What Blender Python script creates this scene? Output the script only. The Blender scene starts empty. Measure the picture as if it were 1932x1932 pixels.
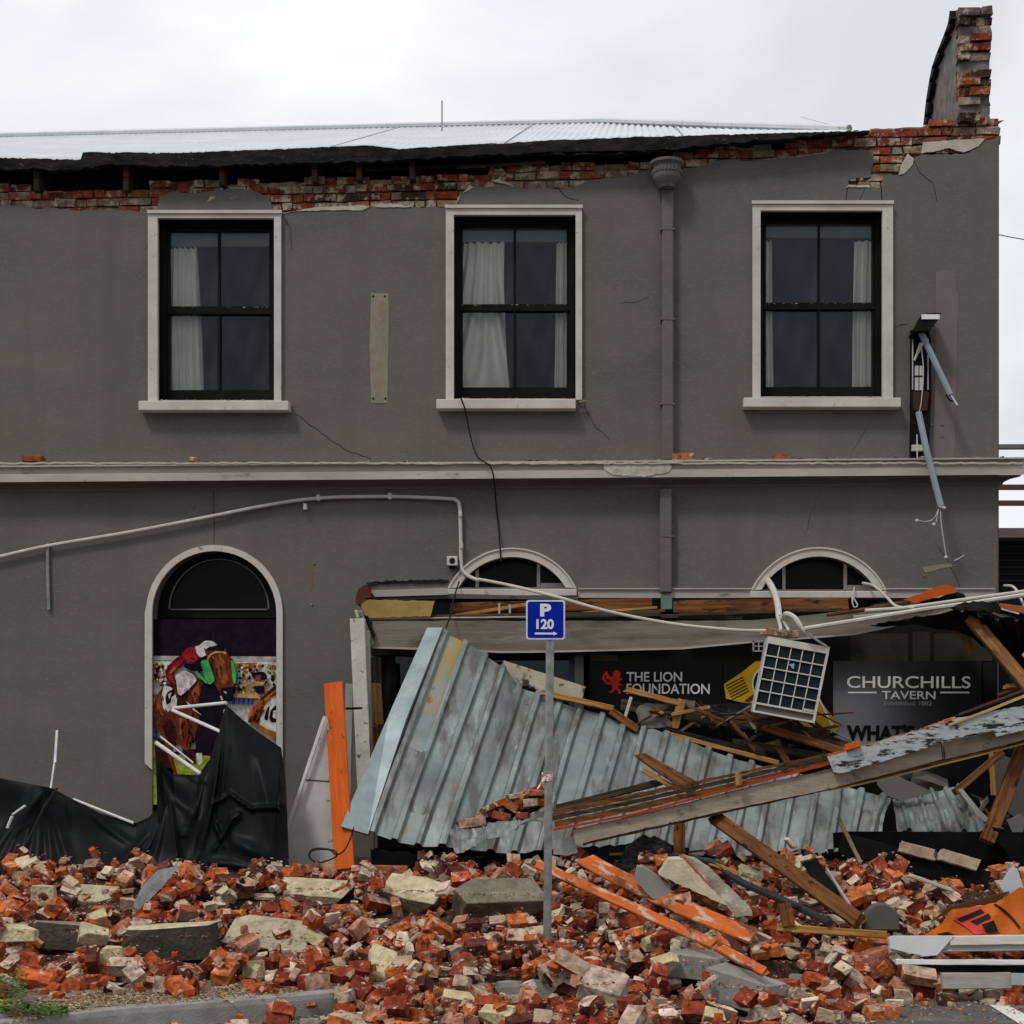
import bpy, bmesh, math, random
import numpy as np
from mathutils import Vector, Matrix, noise
from mathutils.geometry import tessellate_polygon
R = math.radians
rnd = random.Random(11)
C = bpy.context.scene.collection
SC = bpy.context.scene

# ---------------------------------------------------------------- camera, sky, sun, exposure
F = 2850.0                       # focal length in picture units, the picture being 1932 units wide
cam = bpy.data.cameras.new('camera'); camo = bpy.data.objects.new('camera', cam); C.objects.link(camo)
cam.sensor_width = 36; cam.lens = 36*F/1932; cam.shift_y = 434/1932
cam.clip_start = .1; cam.clip_end = 800
CM = Matrix.Translation((0, -15, 1.6)) @ Matrix.Rotation(R(4.2), 4, 'Z') @ Matrix.Rotation(R(90), 4, 'X') @ Matrix.Rotation(.0055, 4, 'Z')
camo.matrix_world = CM; SC.camera = camo
CL = CM.translation; CR = CM.to_3x3()
def P(u, v, y):
    d = CR @ Vector((u-966, -(v-1400), -F))
    return CL + d*((y-CL.y)/d.y)
def G(u, v, z):                  # the point seen at u, v that lies at height z
    d = CR @ Vector((u-966, -(v-1400), -F))
    return CL + d*((z-CL.z)/d.z)
def mpu(y): return (y+15)/F      # metres per picture unit at depth y

SUN_EL, SUN_AZ = 52, 150          # elevation; direction the light travels is set from these
w = bpy.data.worlds.new('World'); SC.world = w; w.use_nodes = True
nt = w.node_tree; nt.nodes.clear()
def nn(nt, t, **k):
    n = nt.nodes.new(t)
    for a, b in k.items(): setattr(n, a, b)
    return n
out = nn(nt, 'ShaderNodeOutputWorld'); bg = nn(nt, 'ShaderNodeBackground'); bg.inputs['Strength'].default_value = .1
sky = nn(nt, 'ShaderNodeTexSky'); sky.sky_type = 'NISHITA'; sky.sun_disc = False
sky.sun_elevation = R(SUN_EL); sky.sun_rotation = R(205)
tc = nn(nt, 'ShaderNodeTexCoord'); mp = nn(nt, 'ShaderNodeMapping'); mp.inputs['Scale'].default_value = (1, 1, 1.9)
nz = nn(nt, 'ShaderNodeTexNoise'); nz.inputs['Scale'].default_value = 3.2; nz.inputs['Detail'].default_value = 6; nz.inputs['Roughness'].default_value = .45
nz.inputs['Distortion'].default_value = .4
rp = nn(nt, 'ShaderNodeValToRGB'); e = rp.color_ramp.elements
e[0].position = .36; e[0].color = (6.9, 7.05, 7.45, 1); e[1].position = .60; e[1].color = (9.8, 9.8, 9.85, 1)
mx = nn(nt, 'ShaderNodeMix', data_type='RGBA'); mx.inputs['Factor'].default_value = .95
L = nt.links.new
L(tc.outputs['Generated'], mp.inputs['Vector']); L(mp.outputs[0], nz.inputs['Vector']); L(nz.outputs['Fac'], rp.inputs['Fac'])
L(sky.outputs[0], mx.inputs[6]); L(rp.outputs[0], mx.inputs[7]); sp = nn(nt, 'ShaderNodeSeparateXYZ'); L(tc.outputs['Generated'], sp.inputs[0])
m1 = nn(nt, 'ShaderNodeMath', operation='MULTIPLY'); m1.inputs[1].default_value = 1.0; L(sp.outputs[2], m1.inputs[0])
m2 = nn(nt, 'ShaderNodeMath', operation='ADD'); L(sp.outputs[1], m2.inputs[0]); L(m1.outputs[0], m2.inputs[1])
mr = nn(nt, 'ShaderNodeMapRange'); mr.inputs['From Min'].default_value = -.95; mr.inputs['From Max'].default_value = .35; mr.inputs['To Min'].default_value = .46; mr.inputs['To Max'].default_value = 1.02; L(m2.outputs[0], mr.inputs['Value'])  # sky dimmed behind the camera to cut fill on the wall and darken reflections
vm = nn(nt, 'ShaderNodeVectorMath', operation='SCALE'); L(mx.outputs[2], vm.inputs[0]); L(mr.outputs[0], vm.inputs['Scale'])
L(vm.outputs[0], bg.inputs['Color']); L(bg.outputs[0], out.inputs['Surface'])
sl = bpy.data.lights.new('sun', 'SUN'); sl.energy = 1.5; sl.angle = R(10); sl.color = (1, .96, .9)
so = bpy.data.objects.new('sun', sl); C.objects.link(so)
so.rotation_euler = Vector((.42, .55, -.95)).to_track_quat('-Z', 'Y').to_euler()
SC.view_settings.view_transform = 'Standard'; SC.view_settings.look = 'None'; SC.view_settings.exposure = .1; SC.view_settings.gamma = 1
SC.render.engine = 'CYCLES'; SC.cycles.max_bounces = 4; SC.cycles.transparent_max_bounces = 12

# ---------------------------------------------------------------- materials
def mat(name, c1, c2=None, scale=3, rough=.85, bump=.15, bscale=40, metal=0, stretch=(1,1,1), c3=None, s3=8, t3=.55, w3=.06,
        col=False, st3=None, bdist=.01, spec=.14, lo=.35, hi=.65, objrnd=0, c4=None, s4=3, t4=.6, w4=.1, det=8, st4=None):
    m = bpy.data.materials.new(name); m.use_nodes = True; nt = m.node_tree; nt.nodes.clear()
    L = nt.links.new
    o = nn(nt, 'ShaderNodeOutputMaterial'); b = nn(nt, 'ShaderNodeBsdfPrincipled')
    b.inputs['Roughness'].default_value = rough; b.inputs['Metallic'].default_value = metal; b.inputs['Specular IOR Level'].default_value = spec
    L(b.outputs[0], o.inputs[0])
    tc = nn(nt, 'ShaderNodeTexCoord')
    def noi(sc, st, d=8, r=.6):
        mp = nn(nt, 'ShaderNodeMapping'); mp.inputs['Scale'].default_value = st; L(tc.outputs['Object'], mp.inputs['Vector'])
        n = nn(nt, 'ShaderNodeTexNoise'); n.inputs['Scale'].default_value = sc; n.inputs['Detail'].default_value = d; n.inputs['Roughness'].default_value = r
        if objrnd:
            oi = nn(nt, 'ShaderNodeObjectInfo'); va = nn(nt, 'ShaderNodeVectorMath', operation='SCALE'); va.inputs[0].default_value = (31, 17, 23)
            L(oi.outputs['Random'], va.inputs['Scale']); ad = nn(nt, 'ShaderNodeVectorMath', operation='ADD')
            L(mp.outputs[0], ad.inputs[0]); L(va.outputs[0], ad.inputs[1]); L(ad.outputs[0], n.inputs['Vector'])
        else: L(mp.outputs[0], n.inputs['Vector'])
        return n.outputs['Fac']
    n1 = noi(scale, stretch, det)
    r = nn(nt, 'ShaderNodeValToRGB'); r.color_ramp.elements[0].position = lo; r.color_ramp.elements[1].position = hi
    c2 = c2 or tuple(x*.8 for x in c1)
    r.color_ramp.elements[0].color = (*c2, 1); r.color_ramp.elements[1].color = (*c1, 1); L(n1, r.inputs[0])
    cur = r.outputs[0]
    if col:
        at = nn(nt, 'ShaderNodeAttribute'); at.attribute_name = 'Col'
        mm = nn(nt, 'ShaderNodeMix', data_type='RGBA', blend_type='MULTIPLY'); mm.inputs['Factor'].default_value = 1
        L(at.outputs['Color'], mm.inputs[6]); L(cur, mm.inputs[7]); cur = mm.outputs[2]
    for (c, s, t, ww, st) in ((c3, s3, t3, w3, st3), (c4, s4, t4, w4, st4)):
        if c:
            n3 = noi(s, st or stretch, 6, .65); r3 = nn(nt, 'ShaderNodeValToRGB')
            r3.color_ramp.elements[0].position = t; r3.color_ramp.elements[1].position = min(1, t+ww); L(n3, r3.inputs[0])
            mm = nn(nt, 'ShaderNodeMix', data_type='RGBA'); L(r3.outputs[0], mm.inputs[0]); L(cur, mm.inputs[6]); mm.inputs[7].default_value = (*c, 1); cur = mm.outputs[2]
    L(cur, b.inputs['Base Color'])
    if bump:
        nb = noi(bscale, stretch, 5); bp = nn(nt, 'ShaderNodeBump'); bp.inputs['Strength'].default_value = bump; bp.inputs['Distance'].default_value = bdist
        L(nb, bp.inputs['Height']); L(bp.outputs[0], b.inputs['Normal'])
    return m
def woodm(name, c1, c2, c3=None, t3=.58, scale=2.2, bump=.4, c4=None, t4=.6):
    return mat(name, c1, c2, scale=scale, stretch=(1, 14, 14), bump=bump, bscale=6, c3=c3, s3=3, t3=t3, w3=.08, st3=(2, 7, 7), bdist=.004, c4=c4, s4=3, t4=t4, st4=(1, 2, 2))
PL = mat('grey_plaster', (.146,.138,.123), (.106,.101,.090), scale=1.1, bump=.6, bscale=50, stretch=(.6,1,1.5), bdist=.004, lo=.3, hi=.7, c3=(.165,.150,.134), s3=34, t3=.5, w3=.3,
         c4=(.112,.106,.093), s4=1.6, t4=.5, w4=.25, st4=(1.2, 1, .16))
PLD = mat('shopfront_shade', (.014,.014,.012), (.005,.005,.004), scale=2, rough=.7, bump=.2, spec=.06)  # near-black stands for the canopy's shade on the ground floor wall
TRIM = mat('cream_trim_paint', (.56,.53,.49), (.46,.43,.395), scale=4, bump=.2, c3=(.22,.19,.16), s3=12, t3=.63, w3=.08, rough=.6)
CORN = mat('cornice_paint', (.46,.425,.39), (.33,.31,.28), scale=3, bump=.3, c3=(.16,.145,.12), s3=9, t3=.6, w3=.12, rough=.7, stretch=(.3,1,1))
MORT = mat('old_mortar', (.36,.29,.22), (.20,.14,.10), scale=9, bump=.8, bscale=50)
BRKW = mat('exposed_brickwork', (1,1,1), (.4,.36,.34), scale=14, bump=1, bscale=45, bdist=.02, col=True, c3=(.42,.34,.26), s3=9, t3=.51, w3=.1, c4=(.05,.025,.018), s4=8, t4=.63, w4=.08)
RUBB = mat('broken_brick', (1.12,1.12,1.12), (.42,.38,.36), scale=15, bump=1, bscale=38, bdist=.015, col=True, c3=(.56,.44,.35), s3=9, t3=.575, w3=.07, objrnd=1, c4=(.07,.03,.02), s4=11, t4=.58, w4=.1)  # dark noise patches put the shade of deep gaps into the colour
STONE = mat('old_stone', (1.1,1.08,1.02), (.62,.58,.52), scale=9, bump=1, bscale=30, bdist=.02, col=True, c3=(.10,.09,.07), s3=10, t3=.60, w3=.1)
BARE = mat('bare_render', (.50,.47,.41), (.38,.35,.29), scale=12, bump=.5, bscale=50)
BLK = mat('black_sash_paint', (.009,.010,.008), (.004,.004,.004), rough=.5, bump=.1, spec=.08)
DARK = mat('dark_grain', (.022,.020,.020), (.003,.003,.003), scale=6, stretch=(1,3,3), c3=(.09,.085,.085), s3=14, t3=.63, bump=.8, bscale=30)  # near-black grained colour with paler flecks
VOID = mat('void_shade', (.002,.002,.002), rough=1, bump=0, spec=0)  # black colour standing for the shade in the attic and small holes
ROOFM = mat('roof_zinc', (.60,.64,.66), (.50,.54,.57), scale=1.5, rough=.5, bump=.05, metal=0, spec=.5, c3=(.42,.44,.45), s3=4, t3=.62, st3=(6,.4,1))
GALV = mat('galvanised_sheet', (.235,.275,.272), (.13,.152,.15), scale=2.2, rough=.5, bump=.15, metal=.25, spec=.4, c3=(.29,.34,.34), s3=4, t3=.58, w3=.12, st3=(3,1,1.2),
           c4=(.110,.108,.098), s4=2.1, t4=.49, w4=.12, st4=(3.5,1,1))
CONC = mat('concrete', (.30,.29,.27), (.20,.19,.175), scale=6, bump=.5, bscale=70)
ASPH = mat('asphalt', (.115,.11,.103), (.075,.072,.068), scale=30, bump=.6, bscale=200, c3=(.26,.21,.17), s3=2.5, t3=.54, w3=.2)
DUST = mat('rubble_dust', (.08,.045,.03), (.015,.009,.006), scale=22, bump=1, bscale=60, c3=(.26,.20,.15), s3=15, t3=.62)  # dust darkened so the shade between bricks sits in its colour
PVC = mat('off_white_plastic', (.55,.54,.50), (.45,.43,.39), rough=.45, bump=0, scale=6)
STEEL = mat('galvanised_pipe', (.33,.34,.33), (.20,.21,.20), scale=14, rough=.4, metal=.6, bump=.1)
ALU = mat('bare_aluminium', (.62,.62,.62), (.40,.40,.40), rough=.3, metal=.7, bump=0)
RUBR = mat('black_rubber', (.012,.012,.012), rough=.5, bump=0)
TARP = mat('black_plastic_sheet', (.006,.007,.008), (.003,.004,.004), rough=.42, bump=.1, bscale=14, bdist=.01, spec=.07)
def gmat(name, c, rough=.6, **k):
    k.setdefault('spec', .12)
    return mat(name, c, tuple(x*.82 for x in c), rough=rough, **k)
PRINT = mat('printed_sheet', (1.35,1.3,1.25), (.42,.40,.40), scale=15, lo=.3, hi=.72, rough=.6, bump=0, col=True, spec=.05)
WB = woodm('brown_timber', (.20,.080,.028), (.065,.026,.010), (.028,.012,.006), .56)
WY = woodm('fresh_split_timber', (.42,.225,.07), (.22,.10,.03), (.09,.04,.012), .58)
WD = woodm('dark_aged_timber', (.075,.052,.035), (.022,.015,.010), (.16,.11,.07), .62)
WG = woodm('weathered_fascia_paint', (.23,.205,.175), (.125,.11,.09), (.34,.29,.24), .60, c4=(.06,.05,.04), t4=.6)
WO = woodm('orange_painted_board', (.55,.105,.014), (.42,.075,.010), (.15,.035,.012), .62, bump=.25, c4=(.34,.16,.09), t4=.64)
WOS = woodm('scuffed_orange_board', (.52,.13,.026), (.38,.08,.018), (.46,.34,.26), .53, c4=(.16,.05,.02), t4=.53)
WP = woodm('peeling_pale_paint', (.48,.52,.53), (.34,.37,.38), (.025,.025,.024), .50, c4=(.20,.19,.18), t4=.6)
WW = woodm('scuffed_white_board', (.50,.49,.47), (.37,.36,.34), (.11,.10,.09), .63, bump=.15)

# ---------------------------------------------------------------- geometry helpers
def tagp(o, label=None, cat=None, group=None, kind=None):
    if label: o['label'] = label
    if cat: o['category'] = cat
    if group: o['group'] = group
    if kind: o['kind'] = kind
    return o
def empty(name, loc, label, cat, group=None):
    o = bpy.data.objects.new(name, None); C.objects.link(o); o.location = loc; o.empty_display_size = .1
    return tagp(o, label, cat, group)
def wloc(o):
    v = Vector((0, 0, 0))
    while o: v += o.location; o = o.parent
    return v
class MB:
    def __init__(s): s.v = []; s.f = []; s.c = []; s.m = []
    def add(s, vs, fs, col=None, mi=0):
        n = len(s.v); s.v += [Vector(x) for x in vs]
        for q in fs: s.f.append([n+i for i in q]); s.c.append(col); s.m.append(mi)
    def prism(s, pts, y0, y1, holes=(), col=None, mi=0):      # pts: world x,z pairs; from y0 (front) to y1
        loops = [list(pts)]+[list(h) for h in holes]
        tri = tessellate_polygon([[Vector((a, b, 0)) for a, b in lp] for lp in loops])
        flat = [p for lp in loops for p in lp]; n = len(flat)
        vs = [(a, y0, b) for a, b in flat]+[(a, y1, b) for a, b in flat]
        fs = [list(t) for t in tri]+[[i+n for i in reversed(t)] for t in tri]
        k = 0
        for lp in loops:
            m = len(lp)
            for i in range(m):
                j = (i+1) % m; fs.append([k+i, k+i+n, k+j+n, k+j])
            k += m
        s.add(vs, fs, col, mi)
    def px(s, uv, y0, y1, holes=(), **k):                     # outline as u, v at depth y0
        f = lambda q: [(P(u, v, y0).x, P(u, v, y0).z) for u, v in q]
        s.prism(f(uv), y0, y1, [f(h) for h in holes], **k)
    def rect(s, u0, v0, u1, v1, y0, y1, **k): s.px([(u0, v0), (u1, v0), (u1, v1), (u0, v1)], y0, y1, **k)
    def box(s, a, b, **k):
        x0, y0, z0 = a; x1, y1, z1 = b
        s.add([(x, y, z) for x in (x0, x1) for y in (y0, y1) for z in (z0, z1)],
              [[0,1,3,2], [4,6,7,5], [0,4,5,1], [2,3,7,6], [0,2,6,4], [1,5,7,3]], **k)
    def tube(s, pts, r, n=8, **k):
        pts = [Vector(p) for p in pts]; rings = []; up = Vector((.13, .3, .94))
        for i, p in enumerate(pts):
            d = (pts[min(i+1, len(pts)-1)]-pts[max(i-1, 0)]).normalized()
            a = d.cross(up)
            if a.length < .1: a = d.cross(Vector((1, 0, 0)))
            a.normalize(); b = d.cross(a); rr = r[i] if isinstance(r, (list, tuple)) else r
            rings.append([p+(a*math.cos(2*math.pi*j/n)+b*math.sin(2*math.pi*j/n))*rr for j in range(n)])
        vs = [q for r_ in rings for q in r_]; fs = []
        for i in range(len(pts)-1):
            for j in range(n): k2 = (j+1) % n; fs.append([i*n+j, i*n+k2, (i+1)*n+k2, (i+1)*n+j])
        fs += [list(range(n))[::-1], [len(vs)-n+j for j in range(n)]]
        s.add(vs, fs, **k)
    def lathe(s, c, prof, n=24, **k):                         # prof: (r, z) pairs round a vertical axis
        vs = []; m = len(prof); fs = []
        for j in range(n):
            a = 2*math.pi*j/n
            for r, z in prof: vs.append((c[0]+r*math.cos(a), c[1]+r*math.sin(a), c[2]+z))
        for j in range(n):
            for i in range(m-1): fs.append([j*m+i, ((j+1) % n)*m+i, ((j+1) % n)*m+i+1, j*m+i+1])
        s.add(vs, fs, **k)
    def grid(s, rows, **k):                                   # rows of points
        n = len(rows[0]); vs = [p for r in rows for p in r]
        s.add(vs, [[i*n+j, i*n+j+1, (i+1)*n+j+1, (i+1)*n+j] for i in range(len(rows)-1) for j in range(n-1)], **k)
    def build(s, name, m, parent=None, label=None, cat=None, group=None, kind=None, smooth=False, recalc=True, bevel=0):
        me = bpy.data.meshes.new(name)
        xs = [v.x for v in s.v]; ys = [v.y for v in s.v]; zs = [v.z for v in s.v]
        o3 = Vector(((min(xs)+max(xs))/2, (min(ys)+max(ys))/2, min(zs)))
        me.from_pydata([tuple(v-o3) for v in s.v], [], s.f)
        for x in (m if isinstance(m, (list, tuple)) else [m]): me.materials.append(x)
        if any(c is not None for c in s.c):
            ca = me.color_attributes.new('Col', 'FLOAT_COLOR', 'CORNER'); arr = np.ones((len(me.loops), 4), 'f')
            for p in me.polygons:
                c = s.c[p.index]
                if c is not None: arr[p.loop_start:p.loop_start+p.loop_total, :3] = c
            ca.data.foreach_set('color', arr.ravel())
        me.polygons.foreach_set('material_index', s.m)
        if recalc or bevel:
            bm = bmesh.new(); bm.from_mesh(me)
            if bevel:
                bmesh.ops.remove_doubles(bm, verts=bm.verts, dist=1e-5)
                bmesh.ops.bevel(bm, geom=[e for e in bm.edges if len(e.link_faces) == 2 and e.calc_face_angle(0) > .5], offset=bevel, segments=1, affect='EDGES')
            if recalc: bmesh.ops.recalc_face_normals(bm, faces=bm.faces)
            bm.to_mesh(me); bm.free()
        if smooth:
            me.polygons.foreach_set('use_smooth', [True]*len(me.polygons))
            me.set_sharp_from_angle(angle=R(40))
        o = bpy.data.objects.new(name, me); C.objects.link(o)
        o.location = o3-(wloc(parent) if parent else Vector((0, 0, 0))); o.parent = parent
        return tagp(o, label, cat, group, kind)
def lerp(a, b, t): return a+(b-a)*t
def along(pts, t):                # point on polyline of equal-dimension tuples at fraction t of its total length
    d = [0]
    for a, b in zip(pts, pts[1:]): d.append(d[-1]+math.dist(a, b))
    s = t*d[-1]
    for i in range(len(pts)-1):
        if s <= d[i+1] or i == len(pts)-2:
            k = (s-d[i])/max(1e-9, d[i+1]-d[i]); return tuple(lerp(a, b, k) for a, b in zip(pts[i], pts[i+1]))
def interp(pts, x): return float(np.interp(x, [p[0] for p in pts], [p[1] for p in pts]))
def jag(pts, amp, step, seed=1):  # rough an open u, v line
    r = random.Random(seed); o = []
    for a, b in zip(pts, pts[1:]):
        n = max(1, int(math.dist(a, b)/step)); o.append(a)
        for i in range(1, n): t = i/n; o.append((lerp(a[0], b[0], t)+r.uniform(-amp, amp)*.5, lerp(a[1], b[1], t)+r.uniform(-amp, amp)))
    return o+[pts[-1]]
def frame3(X, roll=0, ref=Vector((0, -1, .15))):
    X = X.normalized(); Y = ref-X*ref.dot(X)
    if Y.length < .05: Y = Vector((1, 0, 0))-X*X.x
    Y.normalize(); Z = X.cross(Y); Mx = Matrix((X, Y, Z)).transposed()
    return Mx @ Matrix.Rotation(roll, 3, 'X')
def plank(name, a, b, wu, th, m, parent=None, label=None, cat=None, group=None, split=0, roll=0, seed=0, bend=0, taper=1, n=10, ref=Vector((0, -1, .15))):
    """a, b: (u, v, depth) of the centre line's ends; wu: width in picture units; th: thickness in m"""
    pa, pb = P(*a), P(*b); Lg = (pb-pa).length; wm = wu*mpu((a[2]+b[2])/2); Mx = frame3(pb-pa, roll, ref); r = random.Random(seed+77)
    me = bpy.data.meshes.new(name); bm = bmesh.new(); rings = []; ch = min(.006, th*.2)
    cs = [(-.5, -.5+ch/wm), (-.5+ch/th, -.5), (.5-ch/th, -.5), (.5, -.5+ch/wm), (.5, .5-ch/wm), (.5-ch/th, .5), (-.5+ch/th, .5), (-.5, .5-ch/wm)]
    for i in range(n+1):
        t = i/n; ww = wm*lerp(1, taper, t); ring = []
        for k, (yy, zz) in enumerate(cs):
            x = t*Lg
            if i in (0, n) and split: x += r.uniform(-1, 1)*split*(1 if i else -1)*.5+(abs(zz-.2*r.random())*split)*(-1 if i else 1)
            ring.append(bm.verts.new((x, yy*th+bend*math.sin(t*math.pi)*0+r.uniform(-1, 1)*.002, zz*ww+bend*math.sin(t*math.pi)+r.uniform(-1, 1)*.0015)))
        rings.append(ring)
    for i in range(n):
        for k in range(8): bm.faces.new((rings[i][k], rings[i][(k+1) % 8], rings[i+1][(k+1) % 8], rings[i+1][k]))
    bm.faces.new(rings[0]); bm.faces.new(rings[-1]); bmesh.ops.recalc_face_normals(bm, faces=bm.faces); bm.to_mesh(me); bm.free()
    me.materials.append(m)
    o = bpy.data.objects.new(name, me); C.objects.link(o)
    o.rotation_mode = 'QUATERNION'; o.rotation_quaternion = Mx.to_quaternion(); o.location = pa-(wloc(parent) if parent else Vector((0, 0, 0))); o.parent = parent
    return tagp(o, label, cat, group)
def wire(name, pts, r, m, parent=None, smoothn=6, **k):
    q = [P(*p) if len(p) == 3 and not isinstance(p, Vector) else p for p in pts]
    if smoothn:
        o = []
        for i in range(len(q)-1):
            p0, p1, p2, p3 = q[max(0, i-1)], q[i], q[i+1], q[min(len(q)-1, i+2)]
            for j in range(smoothn):
                t = j/smoothn
                o.append(.5*((2*p1)+(p2-p0)*t+(2*p0-5*p1+4*p2-p3)*t*t+(-p0+3*p1-3*p2+p3)*t**3))
        q = o+[q[-1]]
    b = MB(); b.tube(q, r); return b.build(name, m, parent, smooth=True, **k)
_tc = [0]
def text(name, s, u0, v0, u1, v1, y, m, parent, bold=0, depth=.004, box=None):
    """lettering filling the picture box u0, v0, u1, v1 at depth y, facing the street"""
    cu = bpy.data.curves.new('lettering', 'FONT'); cu.body = s; cu.size = 1; cu.offset = bold; cu.extrude = 0; cu.resolution_u = 6
    to = bpy.data.objects.new('lettering_tmp', cu); C.objects.link(to); bpy.context.view_layer.update()
    me = bpy.data.meshes.new_from_object(to.evaluated_get(bpy.context.evaluated_depsgraph_get()))
    bpy.data.objects.remove(to); bpy.data.curves.remove(cu)
    xs = [v.co.x for v in me.vertices]; ys = [v.co.y for v in me.vertices]
    a, b = P(u0, v1, y), P(u1, v0, y); sx = (b.x-a.x)/(max(xs)-min(xs)); sz = (b.z-a.z)/(max(ys)-min(ys))
    vs = [Vector((a.x+(v.co.x-min(xs))*sx, y, a.z+(v.co.y-min(ys))*sz)) for v in me.vertices]
    mb = MB(); mb.add(vs, [list(p.vertices) for p in me.polygons]); bpy.data.meshes.remove(me)
    if box: mb.v = [box(v) for v in mb.v]
    o = mb.build(name, m, parent, recalc=False)
    mod = o.modifiers.new('thickness', 'SOLIDIFY'); mod.thickness = depth; mod.offset = 0
    return o
def arc(cu, cv, r, a0, a1, n=28, ry=None):
    ry = ry or r
    return [(cu+r*math.cos(R(lerp(a0, a1, i/n))), cv-ry*math.sin(R(lerp(a0, a1, i/n)))) for i in range(n+1)]

# ================================================================ THE TAVERN
T = empty('tavern_building', P(900, 1720, 0), 'two storey grey plastered tavern with torn roof edge and smashed street canopy', 'building')
plast = jag([(-330,384),(-100,384),(0,386),(83,393),(133,396),(200,396),(273,400),(296,398),(300,370),(333,361),(367,366),(430,356),(480,360),(508,374),(513,393),(530,403),(600,393),
  (681,391),(744,386),(777,390),(841,392),(861,390),(867,366),(891,353),(961,348),(977,356),(1044,356),(1084,353),(1111,340),(1177,333),(1224,320),(1301,317),(1355,303),(1438,302),(1521,293),
  (1588,283),(1645,283),(1649,300),(1643,320),(1644,334),(1600,337),(1601,349),(1641,350),(1662,354),(1668,333),(1695,330),(1699,313),(1738,291),(1821,290),(1861,265),(1885,257)], 2.2, 9, 3)
lowl = [(-330,398),(0,402),(285,406),(300,390),(515,395),(535,408),(840,402),(856,388),(865,378),(1084,370),(1224,336),(1300,330),(1590,362),(1700,362),(1720,330),(1885,296)]
btop = [(-330,355),(0,355),(100,358),(283,356),(284,350),(333,350),(467,343),(600,340),(711,336),(861,336),(921,327),(925,311),(944,306),(977,303),(1011,311),(1161,307),(1224,306),(1288,300),(1289,290),(1351,287),
  (1355,277),(1421,275),(1422,263),(1455,265),(1456,280),(1478,287),(1501,270),(1551,267),(1556,254),(1638,250),(1642,240),(1738,237),(1752,232),(1868,231),(1888,238),(1885,257)]
W1 = (297,411,517,756); W2 = (856,405,1086,753); W3 = (1435,397,1665,749)
wr = lambda a: [(a[0],a[1]),(a[2],a[1]),(a[2],a[3]),(a[0],a[3])]
arch1 = arc(404,1157,117,0,180)+[(287,1560),(521,1560)]
def lun(cu, cv, r, base, n=22):
    h = math.degrees(math.asin((cv-base)/r)); return arc(cu, cv, r, h, 180-h, n)
lun2 = lun(966,1168,117,1108); lun3 = lun(1545,1174,124,1112)
shop = [(705,1232),(1112,1232),(1112,1700),(705,1700)]
holes = [wr(W1), wr(W2), wr(W3), arch1, lun2, lun3, shop]
gz = P(0,0,0).z
b = MB(); b.px([(-330,1760)]+plast+[(1881,1760)], -.03, .012, holes); b.build('plaster_wall', PL, T)
b = MB(); b.px([(-330,1760)]+[(u, v) for u, v in lowl]+[(1884,1760)], .012, .36, holes); b.build('wall_core', PL, T)
b = MB(); b.px(lowl[::-1]+jag([(u, v+3) for u, v in btop if not 925 < u < 1000], 1.5, 12, 5), .03, .34); b.build('mortar_bed', MORT, T)
PLQ = [(900,400),(1044,400),(1111,345),(1177,336),(1224,323),(1301,320),(1355,306),(1438,305),(1521,296),(1588,290),(1592,352),(1672,352),(1700,330),(1738,293),(1821,292),(1861,270),(1890,262)]
# exposed bricks course by course
b = MB(); br = random.Random(5)
zt, zb = P(900, 228, 0).z, P(0, 410, 0).z; ch = .086
x_of = lambda u: P(u, 330, 0).x
def uv_of(p):
    q = CR.transposed() @ (p-CL); return 966+q.x/(-q.z)*F, 1400-q.y/(-q.z)*F
z = zb; k = 0
while z < zt+.05:
    x = x_of(-320)+(k % 2)*.115+br.uniform(-.03, .03)
    while x < x_of(1886):
        ln = br.choice([.225, .225, .225, .11]); cx = Vector((x+ln/2, 0, z+ch/2)); u, v = uv_of(cx)
        if interp(btop, u)-3 < v < interp(lowl, u)+2 and u < 1886 and not (v < interp(btop, u)+9 and br.random() < .2) and not (v > interp(btop, u)+12 and u > 1100 and v > interp(PLQ, u)+2):
            hd = br.uniform(-.035, .03)-(.02 if v > interp(btop, u)+14 else .0); hh = ch-.012
            t = br.random()
            c = (.29,.072,.038) if t < .35 else (.36,.12,.06) if t < .52 else (.22,.048,.032) if t < .70 else (.30,.21,.15) if t < .92 else (.09,.04,.03)
            if v > interp(lowl, u)-26 and br.random() < .7: c = (.30,.215,.15)
            c = tuple(q*br.uniform(.8, 1.15) for q in c)
            x0, x1, z0, z1 = x+.006, min(x+ln-.006, x_of(1886)), z+.004, z+hh
            j = lambda s=.010: br.uniform(-s, s)
            y0 = max(.03-.035+hd, -.022) if v > interp(btop, u)+8 else -.005+hd; vs = [(xx+j(), yy+j(), zz+j(.007)) for xx in (x0, x1) for yy in (y0, y0+.11) for zz in (z0, z1)]
            b.add(vs, [[0,1,3,2],[4,6,7,5],[0,4,5,1],[2,3,7,6],[0,2,6,4],[1,5,7,3]], col=c)
        x += ln
    z += ch; k += 1
b.build('brickwork', BRKW, T)
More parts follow.
